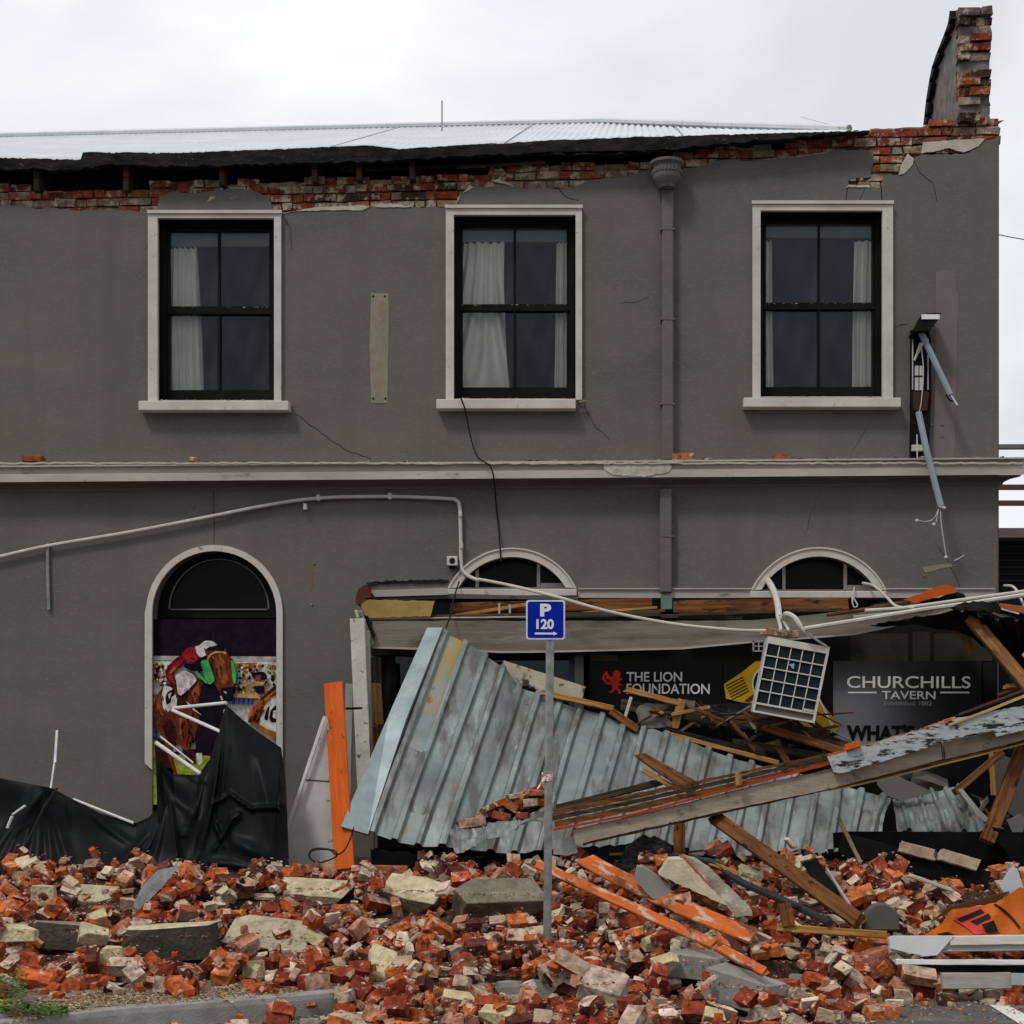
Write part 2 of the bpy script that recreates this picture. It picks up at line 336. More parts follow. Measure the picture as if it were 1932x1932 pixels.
# loose mortar clods and half bricks on the broken wall head
b = MB()
for i in range(230):
    u = br.uniform(-100, 1885); v = interp(btop, u); s = br.uniform(.008, .032); p = P(u, v+4, br.uniform(.0, .12))
    c = (.42,.36,.28) if br.random() < .7 else (.36,.11,.06)
    b.add([p+Vector((br.uniform(-s, s), br.uniform(-s, s), br.uniform(-s*.6, s*.6))) for _ in range(6)], [[0,1,2],[0,2,3],[0,3,4],[1,2,5],[2,3,5],[3,4,5],[0,1,4],[1,4,5]], col=c)
b.build('wall_head_debris', BRKW, T, kind='stuff')
for pts in ([(1695,331),(1700,312),(1712,290),(1724,300),(1722,311),(1706,328)], [(1738,290),(1741,270),(1795,265),(1858,262),(1845,277),(1818,288),(1790,280),(1770,285)],
            [(1594,357),(1601,349),(1640,350),(1640,355),(1600,353)], [(1438,302),(1500,296),(1560,288),(1518,295)], [(870,366),(893,354),(887,350),(864,374),(861,389)], [(951,347),(976,355),(940,338),(926,342)],
            [(531,404),(560,399),(640,397),(682,398),(700,390),(681,388),(600,391)], [(710,391),(760,392),(777,391),(744,385),(715,384)]):
    b = MB(); b.px(jag(pts+[pts[0]], 1, 6, len(pts))[:-1], -.026, .02)
    b.v = [q+Vector((0, -.012, 0)) for q in b.v]; b.build('bare_undercoat', BARE, T)
# cracks: thin dark strips on the plaster, shade inside a split as colour
CRK = mat('crack_shadow', (.040,.037,.032), (.018,.017,.015), scale=20, bump=0, spec=0)
def crack(pts, wd, nm='crack'):
    wd *= .75
    o = jag(pts, 2, 9, len(pts)); b = MB(); n = len(o)
    up = [(u+wd*.5, v-wd*.4) for u, v in o]; dn = [(u-wd*.5, v+wd*.4) for u, v in o]
    b.px(up+dn[::-1], -.0325, -.028); b.build(nm, CRK, T)
crack([(1600,352),(1597,372),(1592,392),(1588,404)], 2); crack([(1663,352),(1664,375),(1659,392),(1655,402)], 2.4)
crack([(1685,620),(1698,613),(1712,611)], 2.5); crack([(1760,615),(1783,618),(1805,619)], 1.6); crack([(403,925),(404,980),(403,1028)], 1.3)
crack([(1560,905),(1540,945),(1528,972),(1524,1000)], 1); crack([(556,780),(610,820),(655,850),(700,866)], 1.2); crack([(1055,357),(1068,372),(1092,378)], 1.3); crack([(1610,850),(1640,800),(1668,770)], .8)
crack([(1648,335),(1630,360),(1622,378)], 1.4); crack([(1722,300),(1735,325),(1760,345),(1768,380)], 1); crack([(300,396),(285,425),(276,470)], 1); crack([(533,404),(548,430),(551,470)], .9); crack([(1100,760),(1120,800),(1150,830)], .8); crack([(1224,560),(1200,570),(1170,572)], .8); crack([(1770,1030),(1790,1060),(1812,1110)], .9)
# old paint patches and fixing marks
sand = mat('sandy_undercoat', (.27,.235,.185), (.21,.18,.14), scale=8, bump=.2, c3=(.13,.12,.105), s3=22, t3=.66)
b = MB(); b.px(jag([(700,552),(733,553),(733,640),(731,760),(700,760),(697,655),(700,552)], 1, 12, 2)[:-1], -.0335, -.03)
b.build('bare_paint_strip', sand, T)
b = MB()
for u, v in ((704,559),(726,559),(704,752),(727,752)): b.px(arc(u, v, 2, 0, 340, 8), -.036, -.033)
b.build('screw_hole', VOID, T)
warm = mat('repainted_patch', (.165,.150,.135), (.138,.125,.112), scale=3, bump=.2)
b = MB(); b.px(jag([(1766,512),(1800,510),(1808,560),(1806,640),(1800,870),(1762,872),(1764,700)], 2, 15, 4), -.0335, -.03); b.build('repainted_patch', warm, T)
b = MB(); b.px(jag([(1740,1071),(1790,1062),(1800,1068),(1745,1080)], 1, 9, 4), -.0335, -.03); b.build('repainted_patch', sand, T)
b = MB()
for u, v in ((76,954),(144,945),(150,955),(363,952),(364,959),(573,952),(578,957),(588,1140),(592,1062),(1743,1086),(1757,800),(1778,800),(1757,865),(1778,865),(1778,822),(1690,860)):
    b.px(arc(u, v, 2.2, 0, 320, 7), -.042, -.03)
b.build('wall_plug', mat('plug_grey', (.26,.25,.22), (.05,.05,.05), scale=60, bump=0), T)
rust = mat('rust_stain', (.21,.10,.055), (.15,.115,.09), scale=9, bump=0)
b = MB(); b.px(jag([(584,1066),(591,1066),(590,1100),(586,1118),(581,1100)], 1, 8, 4), -.0325, -.03); b.build('rust_stain', rust, T)
b = MB(); b.box((P(1881,900,0).x-.015, .36, P(0,1760,0).z), (P(1881,900,0).x+.0, 8, P(1880,262,0).z)); b.build('side_wall', PL, T)

# string course
b = MB()
def mould(b, prof, u0, u1, ret=0, vref=(0, 0)):   # prof: (y, v) in picture units at mid picture
    q = [(y, P(900, v, y).z) for y, v in prof]; x0, x1 = u0, u1; n = len(q)
    vs = [(x0, y, z) for y, z in q]+[(x1+ret*(-y), y, z) for y, z in q]
    b.add(vs, [[i, (i+1) % n, n+(i+1) % n, n+i] for i in range(n)]+[list(range(n)), [n+i for i in range(n)][::-1]])
xr = P(1881,900,0).x; xl = P(-330,900,0).x
mould(b, [(0,872),(-.25,871),(-.25,874),(-.205,877),(-.205,888),(-.235,889),(-.235,903),(0,903)], xl, xr, 1.0)
b.build('cornice', CORN, T)
b = MB(); mould(b, [(0,903.2),(-.19,903.2),(-.17,907),(-.10,911),(-.05,917),(-.04,922),(0,923)], xl, xr, 1.0); b.build('cornice_cove', PL, T)
b = MB(); q = jag([(-330,872),(1930,872)], 1.1, 9, 4); b.px(q+[(u, v+3.2) for u, v in q[::-1]], -.256, -.2505); b.build('chipped_edge', BARE, T)
b = MB(); r5 = random.Random(2)
for i in range(900):
    u = r5.uniform(-20, 1900); p = P(u, 869, -r5.uniform(.03, .24)); s = r5.uniform(.004, .022)*(1.8 if r5.random() < .1 else 1)
    c = (.44,.40,.33) if r5.random() < .75 else (.06,.05,.04) if r5.random() < .6 else (.35,.10,.05)
    p.z = P(900, 871, -.25).z+s*.4
    b.add([p+Vector((r5.uniform(-s, s)*1.5, r5.uniform(-s, s), r5.uniform(-s*.5, s*.5))) for _ in range(6)], [[0,1,2],[0,2,3],[0,3,4],[1,2,5],[2,3,5],[3,4,5],[0,1,4],[1,4,5]], col=c)
b.build('cornice_grit', BRKW, T, kind='stuff')
b = MB(); b.px(jag([(1138,876),(1262,875),(1268,881),(1262,890),(1215,900),(1160,897),(1140,886),(1138,876)], 1.5, 7, 9)[:-1], -.243, -.2); b.build('broken_cornice_patch', mat('spalled_render', (.52,.49,.44), (.36,.33,.28), scale=20, bump=.6), T)
for a0, a1 in ((690, 843), (1090, 1418), (1672, 1878)):
    b = MB(); y = -.07
    b.px([(a0,1112),(a1,1112),(a1,1128),(a0,1128)], y, -.0305); b.px([(a0,1109.5),(a1,1109.5),(a1,1112),(a0,1112)], y-.02, -.0305); b.build('string_course', CORN, T)

# upper windows
glass = bpy.data.materials.new('window_glass'); glass.use_nodes = True; nt = glass.node_tree; nt.nodes.clear()
o_ = nn(nt, 'ShaderNodeOutputMaterial'); tr = nn(nt, 'ShaderNodeBsdfTransparent'); gl = nn(nt, 'ShaderNodeBsdfGlossy'); fr = nn(nt, 'ShaderNodeFresnel'); ms = nn(nt, 'ShaderNodeMixShader')
tr.inputs[0].default_value = (.97,.98,.98,1); gl.inputs['Roughness'].default_value = .0; fr.inputs[0].default_value = 1.36; gl.inputs[0].default_value = (.72,.84,.92,1)
gtc = nn(nt, 'ShaderNodeTexCoord'); gmp = nn(nt, 'ShaderNodeMapping'); gmp.inputs['Scale'].default_value = (3, 1, .9); gno = nn(nt, 'ShaderNodeTexNoise'); gno.inputs['Scale'].default_value = 2.6; gno.inputs['Detail'].default_value = 7
gr = nn(nt, 'ShaderNodeMapRange'); gr.inputs['From Min'].default_value = .42; gr.inputs['From Max'].default_value = .75; gr.inputs['To Max'].default_value = .045; gdf = nn(nt, 'ShaderNodeBsdfDiffuse'); gdf.inputs[0].default_value = (.42,.45,.47,1); gmx = nn(nt, 'ShaderNodeMixShader')
nt.links.new(gtc.outputs['Object'], gmp.inputs[0]); nt.links.new(gmp.outputs[0], gno.inputs['Vector']); nt.links.new(gno.outputs['Fac'], gr.inputs['Value']); nt.links.new(gr.outputs[0], gmx.inputs[0]); nt.links.new(ms.outputs[0], gmx.inputs[1]); nt.links.new(gdf.outputs[0], gmx.inputs[2])
nt.links.new(fr.outputs[0], ms.inputs[0]); nt.links.new(tr.outputs[0], ms.inputs[1]); nt.links.new(gl.outputs[0], ms.inputs[2]); nt.links.new(gmx.outputs[0], o_.inputs[0])
DGL = mat('unlit_glass', (.006,.006,.007), (.004,.004,.005), rough=.25, bump=0, spec=.12)
CURT = mat('curtain_cloth', (.88,.86,.79), (.78,.76,.70), bump=0, rough=.95)
PELM = mat('pelmet', (.24,.24,.225), bump=0)
WALLIN = mat('room_shade', (.020,.023,.028), bump=0, spec=0)  # near-black, the unlit rooms' shade put into the wall colour
def curtain(par, top, bot, v0, v1, y, folds, amp=.03, sway=0):
    ga = 1 if sway else 0
    rows = []
    for i in range(25):
        t = i/24; row = []
        for j in range(folds*8+1):
            s = j/(folds*8); u0 = lerp(top[0], bot[0], t)+sway*math.sin(t*3.1)*(1-s); u1 = lerp(top[1], bot[1], t)+sway*.6*math.sin(t*3.1)
            u = lerp(u0, u1, s); p = P(u, lerp(v0, v1, t), y)
            p.y += amp*(1+ga*t)*math.sin(s*folds*6.283*(1-.35*ga*t)+1.2*math.sin(t*2.5)+ga*(5*t*t*(1-s)*3))+.008*math.sin(s*folds*2.3+t*5); row.append(p)
        rows.append(row)
    b = MB(); b.grid(rows); return b.build('curtain', CURT, par, recalc=False, smooth=True)
def sashwin(name, W, arche, glz, mid, mull, sill, curt, label):
    wo = empty(name, P((W[0]+W[2])/2, W[3], 0)-wloc(T), None, None); wo.parent = T; wo['label'] = label
    ao = arche; b = MB(); b.px(wr(ao), -.075, -.0305, [wr((W[0], W[1], W[2], W[3]+.01))]) if False else None
    y = -.075; b = MB()
    b.px([(ao[0], ao[3]), (ao[0], ao[1]), (ao[2], ao[1]), (ao[2], ao[3]), (W[2], ao[3]), (W[2], W[1]), (W[0], W[1]), (W[0], ao[3])], y, -.0305)
    q = 4; b.px([(ao[0]-1.5, ao[1]-2), (ao[2]+1.5, ao[1]-2), (ao[2]+1.5, ao[1]+q), (ao[0]-1.5, ao[1]+q)], y-.018, y)
    b.build('architrave', TRIM, wo)
    b = MB(); b.rect(sill[0], sill[1], sill[2], sill[3], -.16, -.0305); b.build('sill', TRIM, wo, bevel=.006)
    b = MB(); b.rect(W[0]-1, W[3]-1, W[2]+1, W[3]+5, -.03, .2); b.build('inner_sill', TRIM, wo)
    g = glz; ys = .13; b = MB()
    b.px(wr((W[0]-2, W[1]-2, W[2]+8, W[3]+2)), ys, ys+.08, [wr((g[0], g[1], g[2], mid[0])), wr((g[0], mid[1], g[2], g[3]))])
    b.rect(W[0]-2, W[1]-2, g[0]-5, W[3]+2, ys-.05, ys); b.rect(g[2]+6, W[1]-2, W[2]+8, W[3]+2, ys-.05, ys); b.rect(g[0]-5, W[1]-2, g[2]+6, g[1]-8, ys-.05, ys)
    b.rect(mull-2.2, g[1], mull+2.2, mid[0], ys+.01, ys+.05); b.rect(mull-2.2, mid[1], mull+2.2, g[3], ys-.005, ys+.05); b.rect(g[0]-5, mid[0]+3, g[2]+6, mid[1], ys-.02, ys)
    b.build('sash', BLK, wo)
    for k, (va, vb) in enumerate(((g[1], mid[0]), (mid[1], g[3]))):
        for (ua, ub) in ((g[0], mull), (mull, g[2])):
            b = MB(); b.rect(ua+.2, va+.2, ub-.2, vb-.2, ys+.03, ys+.034); b.build('pane', glass, wo)
    b = MB(); b.rect(g[0]-14, g[1]-14, g[2]+14, g[1]+30, .25, .27); b.build('pelmet', PELM, wo)
    for c in curt: curtain(wo, *c)
    b = MB(); rr = random.Random(int(W[0]))
    for i in range(46):
        v = sill[1]-1 if i < 30 else mid[0]+2; yy = -.13+rr.random()*.18 if i < 30 else ys-.01; p = P(rr.uniform(W[0]+6, W[2]-6), v, yy); s = rr.uniform(.005, .016)
        b.add([p+Vector((rr.uniform(-s, s)*1.6, rr.uniform(-s, s), rr.uniform(-s*.4, s*.7))) for _ in range(6)], [[0,1,2],[0,2,3],[0,3,4],[1,2,5],[2,3,5],[3,4,5],[0,1,4],[1,4,5]], col=(.5,.46,.38))
    b.build('plaster_crumbs', BRKW, wo, kind='stuff')
    return wo
sashwin('window', W1, (279,398,530,757), (318,435,508,736), (578,592), 413, (261,756,544,774), [((322,372),(320,384),468,740,.268,5,.03,0)], 'sash window with one curtain parted at the left')
sashwin('window', W2, (841,388,1098,754), (872,426,1069,731), (574,586), 971, (823,753,1086,771), [((876,952),(874,962),458,738,.275,5,.026,-8),((1050,1072),(1046,1074),458,740,.268,3,.025,0)], 'sash window with a bunched curtain and a broken sill end')
sashwin('window', W3, (1420,380,1685,750), (1445,418,1646,730), (571,583), 1545, (1403,750,1700,768), [((1612,1650),(1608,1652),455,738,.268,3,.025,0),((1440,1456),(1440,1460),455,738,.268,2,.025,0)], 'sash window with narrow curtains beside the cracked lintel')
b = MB(); rr = random.Random(9)
b.add([P(1098+rr.uniform(-12, 12), 762+rr.uniform(-9, 9), -.1+rr.uniform(-.04, .05)) for _ in range(9)], [[i, (i+1) % 9, (i+4) % 9] for i in range(9)]+[[i, (i+2) % 9, (i+5) % 9] for i in range(9)], col=(.34,.28,.22)); b.build('broken_sill_end', BRKW, T)
# rooms behind the glass, attic
xL, xR = P(-330, 900, 0).x, xr-.3
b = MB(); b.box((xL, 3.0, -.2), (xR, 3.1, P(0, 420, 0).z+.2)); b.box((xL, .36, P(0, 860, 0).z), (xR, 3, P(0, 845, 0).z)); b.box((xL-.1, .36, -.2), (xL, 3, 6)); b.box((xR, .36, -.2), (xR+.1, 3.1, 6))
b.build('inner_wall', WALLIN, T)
b = MB(); b.box((xL, .36, P(0, 409, 0).z), (xR, 3, P(0, 402, 0).z)); b.build('attic_shade_sheet', VOID, T)
# ground floor arched window
wo = empty('arched_window', P(404, 1560, 0)-wloc(T), None, None); wo.parent = T; wo['label'] = 'tall arched window with black fanlight'
b = MB(); b.px([(273,1440),(273,1157)]+arc(404,1157,129,180,0)[1:]+[(533,1560),(521.5,1560)]+arc(404,1157,117.5,0,180)+[(286.5,1452)], -.06, -.0305); b.build('surround', TRIM, wo)
b = MB(); b.px(arc(411,1152,111,0,180)+[(300,1166),(521,1166)], .17, .22, [arc(413,1147,93,0,180)]); b.build('fanlight_frame', BLK, wo)
ringm = mat('pale_beading', (.16,.16,.155), bump=0)
b = MB(); b.px(arc(413,1149,95,0,180)+arc(413,1149,92.5,180,0), .155, .17); b.rect(322, 1148.5, 504, 1151, .155, .17); b.build('beading', ringm, wo)
b = MB(); b.px(arc(413,1147,93,0,180), .19, .195); b.build('pane', DGL, wo)
b = MB(); b.rect(283,1150,525,1180,.30,.34); b.build('transom', BLK, wo)
# two lunettes
for cu, cv, ro, ri, base, ho, L0, L1, name in ((966,1168,135,117,1108,lun2,841,1088,'round window top left by its duct'), (1545,1174,142,124,1112,lun3,1416,1672,'round window top over the air conditioner')):
    wo = empty('lunette_window', P(cu, base, 0)-wloc(T), None, None); wo.parent = T; wo['label'] = name
    a = lun(cu, cv, ro, base+2); i_ = lun(cu, cv, ri+.5, base); b = MB(); b.px(a+i_[::-1], -.06, -.0305); i2 = lun(cu, cv, ro-3, base+2); b.px(a+i2[::-1], -.075, -.06); b.build('surround', TRIM, wo)
    b = MB(); b.rect(L0, base+3, L1, base+16, -.13, -.0305); b.build('sill', TRIM, wo, bevel=.005)
    h1 = cu-66; h2 = cu+50
    for r4 in ((h1-3, cv-ri+2, h1+3, base+1), (h2-3, cv-ri+2, h2+3, base+1)): b = MB(); b.rect(*r4, .12, .17); b.build('mullion', TRIM, wo)
    b = MB(); b.rect(h2+4, base-8, cu+105, base, .11, .17); b.build('bottom_rail', TRIM, wo)
    b = MB(); a = lun(cu, cv, ri+6, base+2); i_ = lun(cu, cv, ri-7, base-6); b.px(a+i_[::-1], .14, .2); b.build('sash', BLK, wo)
    b = MB(); b.px(lun(cu, cv, ri+3, base+2), .18, .184); b.build('pane', DGL, wo)
# rainwater pipe
dp = empty('downpipe', P(1258, 1130, -.1)-wloc(T), None, None); dp.parent = T
b = MB(); b.rect(1249, 356, 1271, 868, -.13, -.035); b.build('pipe', PL, dp, bevel=.012); b = MB(); b.rect(1245, 922, 1268, 1118, -.13, -.035); b.build('pipe', PL, dp, bevel=.012)
b = MB(); b.rect(1247, 1124, 1268, 1149, -.13, -.035); b.build('pipe_stub', mat('verdigris', (.16,.24,.20), (.10,.16,.14), bump=0), dp)
b = MB(); c = P(1258, 355, -.16); k = mpu(-.16)
b.lathe(c, [(.001,0),(.075,0),(.08,.02),(.085,.03),(.13,.075),(.135,.10),(.135,.20),(.15,.215),(.165,.225),(.165,.25),(.14,.255),(.13,.22),(.001,.21)], 28); b.build('hopper_head', PL, dp, smooth=True)
b = MB()
for i in range(26):
    a = i/26*6.283; q = c+Vector((math.cos(a)*.138, math.sin(a)*.138, .15)); b.lathe(q, [(.001,-.02),(.012,-.014),(.012,.014),(.001,.02)], 6)
b.build('beading', PL, dp)
for v in (430, 600, 760, 905, 1010): b = MB(); b.rect(1246, v, 1273 if v < 870 else 1270, v+3, -.134, -.0305); b.build('bracket', PL, dp)
# roof
ev = [(-330,303),(0,299),(152,303),(156,289),(333,290),(500,284),(644,278),(697,276),(751,283),(877,275),(1027,267),(1211,259),(1288,258),(1455,253),(1640,248)]
ez = [(P(u, v, -.2).x, P(u, v, -.2).z) for u, v in ev]; rp_ = P(1130, 232, 4.5); hp = P(1602, 247, .9)
b = MB(); x0 = P(-330, 300, -.2).x-3; x1 = P(1602, 247, .9).x; rows = []; NX = int((x1-x0)/.076*8); pt = .076
cols = []
for i in range(NX+1):
    x = x0+(x1-x0)*i/NX; yt = 4.5 if x < rp_.x else lerp(4.5, .9, (x-rp_.x)/(x1-rp_.x)); ze = interp(ez, x); slope = (rp_.z-ze)/(4.7)
    if x > rp_.x: slope = lerp((rp_.z-ze)/4.7, (hp.z-ze)/1.1, (x-rp_.x)/(x1-rp_.x))
    cols.append([Vector((x, lerp(-.2, yt, t), ze+slope*(lerp(-.2, yt, t)+.2)+.010*math.cos(2*math.pi*x/pt))) for t in (0, .1, .5, 1)])
b.grid(cols); o = b.build('roof', ROOFM, T, recalc=False, smooth=True)
sm = o.modifiers.new('thickness', 'SOLIDIFY'); sm.thickness = .004
b = MB(); b.tube([Vector((x0, 4.5, rp_.z+.02)), rp_+Vector((0, 0, .02)), hp+Vector((0, 0, .02))], .045, 8); b.build('ridge_cap', ROOFM, o, smooth=True)
b = MB()
for x in (-4.6, -2.95, -1.2, .55, 2.2):
    ze = interp(ez, x); s = (rp_.z-ze)/4.7
    b.add([(x, -.18, ze+.016), (x+.012, -.18, ze+.018), (x+.012, 4.4, ze+s*4.6+.018), (x, 4.4, ze+s*4.6+.016)], [[0,1,2,3]])
b.build('sheet_lap', mat('lap_line', (.22,.23,.24), bump=0), o, recalc=False)
b = MB(); b.add([P(0, 300, 0)+Vector((-9, -.0, -.06)), P(1640, 262, 0), P(1640, 262, 1.6), P(0, 300, 0)+Vector((-9, 1.6, .4))], [[0,1,2,3]]); b.build('roof_shade_sheet', VOID, o, recalc=False)  # black sheet added under the roof for the shade there
top = [(u, v+1.5) for u, v in ev]; bot = [(1640,249),(1560,253.5),(1505,258),(1455,263),(1350,271),(1288,279),(1161,290),(1027,290),(927,292),(777,300),(644,305),(333,313),(200,311),(152,320),(0,318),(-330,320)]
b = MB(); top = [(u, v-1.5) for u, v in ev]; b.px(jag(top, 1.2, 12, 3)+jag(bot, 3, 10, 8), -.215, -.15); b.build('eave_board', DARK, T)
for u in (-60, 68, 237, 418, 593, 677, 777): b = MB(); b.rect(u-5, 300 if u > 600 else 306, u+5, interp(btop, u)+2, -.1, .5); b.build('rafter_end', WD, T)
for a0, a1, v0, v1, m_ in ((860, 1030, 316, 306, WD), (640, 900, 322, 312, DARK), (1290, 1500, 278, 266, DARK)):
    plank('broken_lath', (a0, v0, -.06), (a1, v1, -.05), 6, .02, m_, T, seed=a0)
b = MB(); n = 40; xq = [lerp(x0, P(1598, 262, .5).x, i/n) for i in range(n+1)]; b.prism([(x, P(0, 402, 0).z) for x in xq]+[(x, interp(ez, x)+.275) for x in xq[::-1]], .55, .6); b.build('attic_shade_sheet', VOID, T)  # black sheet added behind the eave as attic shade, closing off the sky
# gable parapet stump at the far right
b = MB(); gx0, gx1 = P(1808, 100, 0).x, P(1866, 100, 0).x
Z = lambda v, y=0: P(1808, v, y).z
zt = [(1.42,Z(233,1.4)),(1.36,Z(217,1.36)),(1.28,Z(183,1.2)),(1.12,Z(150,1.1)),(.98,Z(123,.95)),(.72,Z(97,.72)),(.40,Z(66,.4)),(.2,Z(43,.2)),(.12,Z(18,.1)),(-.02,Z(18,0)),(-.02,Z(236,0)),(1.42,Z(236,1.4))]
n = len(zt); vs = [(gx0, y, z) for y, z in zt]+[(gx1, y, z) for y, z in zt]
b.add(vs, [list(range(n)), [n+i for i in range(n)][::-1]]+[[i, (i+1) % n, n+(i+1) % n, n+i] for i in range(n)]); stump = b.build('parapet_stump', mat('grey_cement', (.22,.20,.18), (.10,.09,.085), scale=7, bump=.6), T)
b = MB()
for i in range(8):
    (ya, za), (yb, zb_) = zt[i], zt[i+1]
    q = [(ya, za), (yb, zb_), (yb-.10, zb_-.07) if i < 7 else (yb, zb_-.05), (ya-.16, za-.03)]
    vs = [(gx0-.06, y, z) for y, z in q]+[(gx0+.02, y, z) for y, z in q]
    b.add(vs, [[0,1,2,3],[7,6,5,4]]+[[j, (j+1) % 4, 4+(j+1) % 4, 4+j] for j in range(4)])
b.build('coping', DARK, stump)
b = MB(); z = Z(236)
while z < Z(24):
    x = gx0-.01+(0 if int(z/.086) % 2 else -.0)
    lns = [.11, .2] if int(z/.086) % 2 else [.2, .11]
    for ln in lns:
        t = br.random(); c = (.26,.055,.028) if t < .45 else (.40,.10,.04) if t < .60 else (.34,.28,.22) if t < .80 else (.06,.03,.024)
        if br.random() < .03: x += ln; continue
        if z > Z(50): c = (.17,.14,.12)
        hd = br.uniform(-.06, .04); j = lambda s=.013: br.uniform(-s, s)
        b.add([(xx+j(), yy+j(), zz+j(.006)) for xx in (x+.005, min(x+ln, gx1+.01)) for yy in (-.04+hd, .07) for zz in (z+.006, z+.078)], [[0,1,3,2],[4,6,7,5],[0,4,5,1],[2,3,7,6],[0,2,6,4],[1,5,7,3]], col=c)
        x += ln
    z += .086
b.build('brickwork', BRKW, stump)
b = MB(); b.add([(gx1+.03+br.uniform(-.08, .12), br.uniform(-.05, .1), Z(240)+br.uniform(-.03, .05)) for _ in range(9)], [[i, (i+1) % 9, (i+4) % 9] for i in range(9)]+[[i, (i+2) % 9, (i+5) % 9] for i in range(9)], col=(.38,.11,.05)); b.build('toppled_corner_brick', BRKW, stump)
# aerial
b = MB(); b.tube([P(834, 262, 3.4), P(834, 190, 3.4)], .010, 6); b.build('aerial', STEEL, None, label='thin metal aerial rod standing on the pale corrugated roof', cat='aerial')
# bricks on the cornice
def looseb(u, v, y, wu, hu, c, label, ang=0, nm='brick'):
    p = P(u, v, y); W_ = wu*mpu(y)/2; H_ = hu*mpu(y); b = MB(); rr = random.Random(int(u)); j = lambda s=.006: rr.uniform(-s, s)
    vs = [(x+j(), yy+j(), z+j()) for x in (-W_, W_) for yy in (-.05, .05) for z in (0, H_)]; Mr = Matrix.Rotation(R(ang), 3, 'Y')
    b.add([p+Mr @ Vector(q) for q in vs], [[0,1,3,2],[4,6,7,5],[0,4,5,1],[2,3,7,6],[0,2,6,4],[1,5,7,3]], col=c); return b.build(nm, RUBB, None, label=label, cat='brick', bevel=.004)
looseb(63, 873, -.17, 40, 12, (.36,.09,.04), 'whole red brick lying at the left end of the grey cornice')
looseb(367, 873, -.17, 16, 8, (.44,.15,.07), 'small orange brick chip on the cornice above the arched window', 8)
looseb(1289, 872, -.17, 40, 15, (.45,.16,.09), 'mortar topped brick lying on the cornice right of the downpipe')
looseb(1470, 872, -.17, 24, 14, (.42,.10,.045), 'half orange brick on the cornice below the right-hand upper window', 3)
looseb(1470, 1200, -.75, 70, 13, (.52,.30,.22), 'mortar covered brick lying on top of the hanging air conditioner', 6)

# ================================================================ GROUND
kl = [(-900,1990),(-60,1938),(107,1918),(221,1905),(515,1884),(696,1867),(1000,1852),(1400,1842),(1780,1836),(2000,1833),(3300,1815)]
KW = [G(u, v, 0) for u, v in kl]
def kerb_y(x): return interp([(p.x, p.y) for p in KW], x)
b = MB()
xs = [-60]+[p.x for p in KW[1:-1]]+[60]
b.add([(x, kerb_y(x)+.0, -.13) for x in xs]+[(x, -60, -.13) for x in xs], [[i, i+1, len(xs)+i+1, len(xs)+i] for i in range(len(xs)-1)])
b.build('road', ASPH, kind='structure', recalc=False)
b = MB(); b.add([(x, kerb_y(x)+.13, 0) for x in xs]+[(x, 3, 0) for x in xs], [[i, i+1, len(xs)+i+1, len(xs)+i] for i in range(len(xs)-1)])
b.build('footpath', mat('footpath_concrete', (.22,.20,.17), (.13,.12,.10), scale=9, bump=.7, bscale=80, c3=(.30,.17,.10), s3=20, t3=.55), kind='structure', recalc=False)
b = MB(); rows = []
for x in [xs[0]]+list(np.linspace(-7, 7, 60))+[xs[-1]]:
    y = kerb_y(x); rows.append([(x, y-.01, -.14), (x, y, -.03), (x, y+.012, .0), (x, y+.03, .008), (x, y+.125, .008), (x, y+.135, -.02)])
b.grid(rows); b.build('kerb', CONC, kind='structure', recalc=False)
b = MB(); b.add([(-400, -400, -.2), (400, -400, -.2), (400, 400, -.2), (-400, 400, -.2)], [[0,1,2,3]]); b.build('ground', mat('far_ground', (.16,.15,.13), scale=.1, bump=0), kind='structure', recalc=False)
line = mat('road_paint', (.66,.65,.62), (.50,.49,.46), scale=12, c3=(.12,.12,.11), s3=26, t3=.62, bump=.2)
b = MB(); q = [G(u, v, -.126) for u, v in ((1862,1893),(1888,1889),(1965,1930),(1965,1958),(1945,1945))]
b.add(q, [[0,1,2,3,4]]); b.build('road_marking', line, None, label='white painted bay line on the asphalt in the near right corner', cat='road marking', recalc=False)
b = MB(); rr = random.Random(4)
for i in range(700):
    u = rr.uniform(1560, 1932); v = rr.uniform(1862, 1932); q = G(u, v, -.126)
    if q.y > kerb_y(q.x)-.02 or rr.random() < (v-1862)/90: continue
    s = rr.uniform(.004, .016); c = (.50,.17,.07) if rr.random() < .5 else (.4,.36,.31)
    b.add([q+Vector((rr.uniform(-s, s), rr.uniform(-s, s), rr.uniform(-.002, s))) for _ in range(6)], [[0,1,2],[0,2,3],[0,3,4],[1,2,5],[2,3,5],[3,4,5],[0,1,4],[1,4,5]], col=c)
b.build('brick_dust', RUBB, None, label='orange brick dust and crumbs scattered over the bare asphalt', cat='brick dust', kind='stuff')

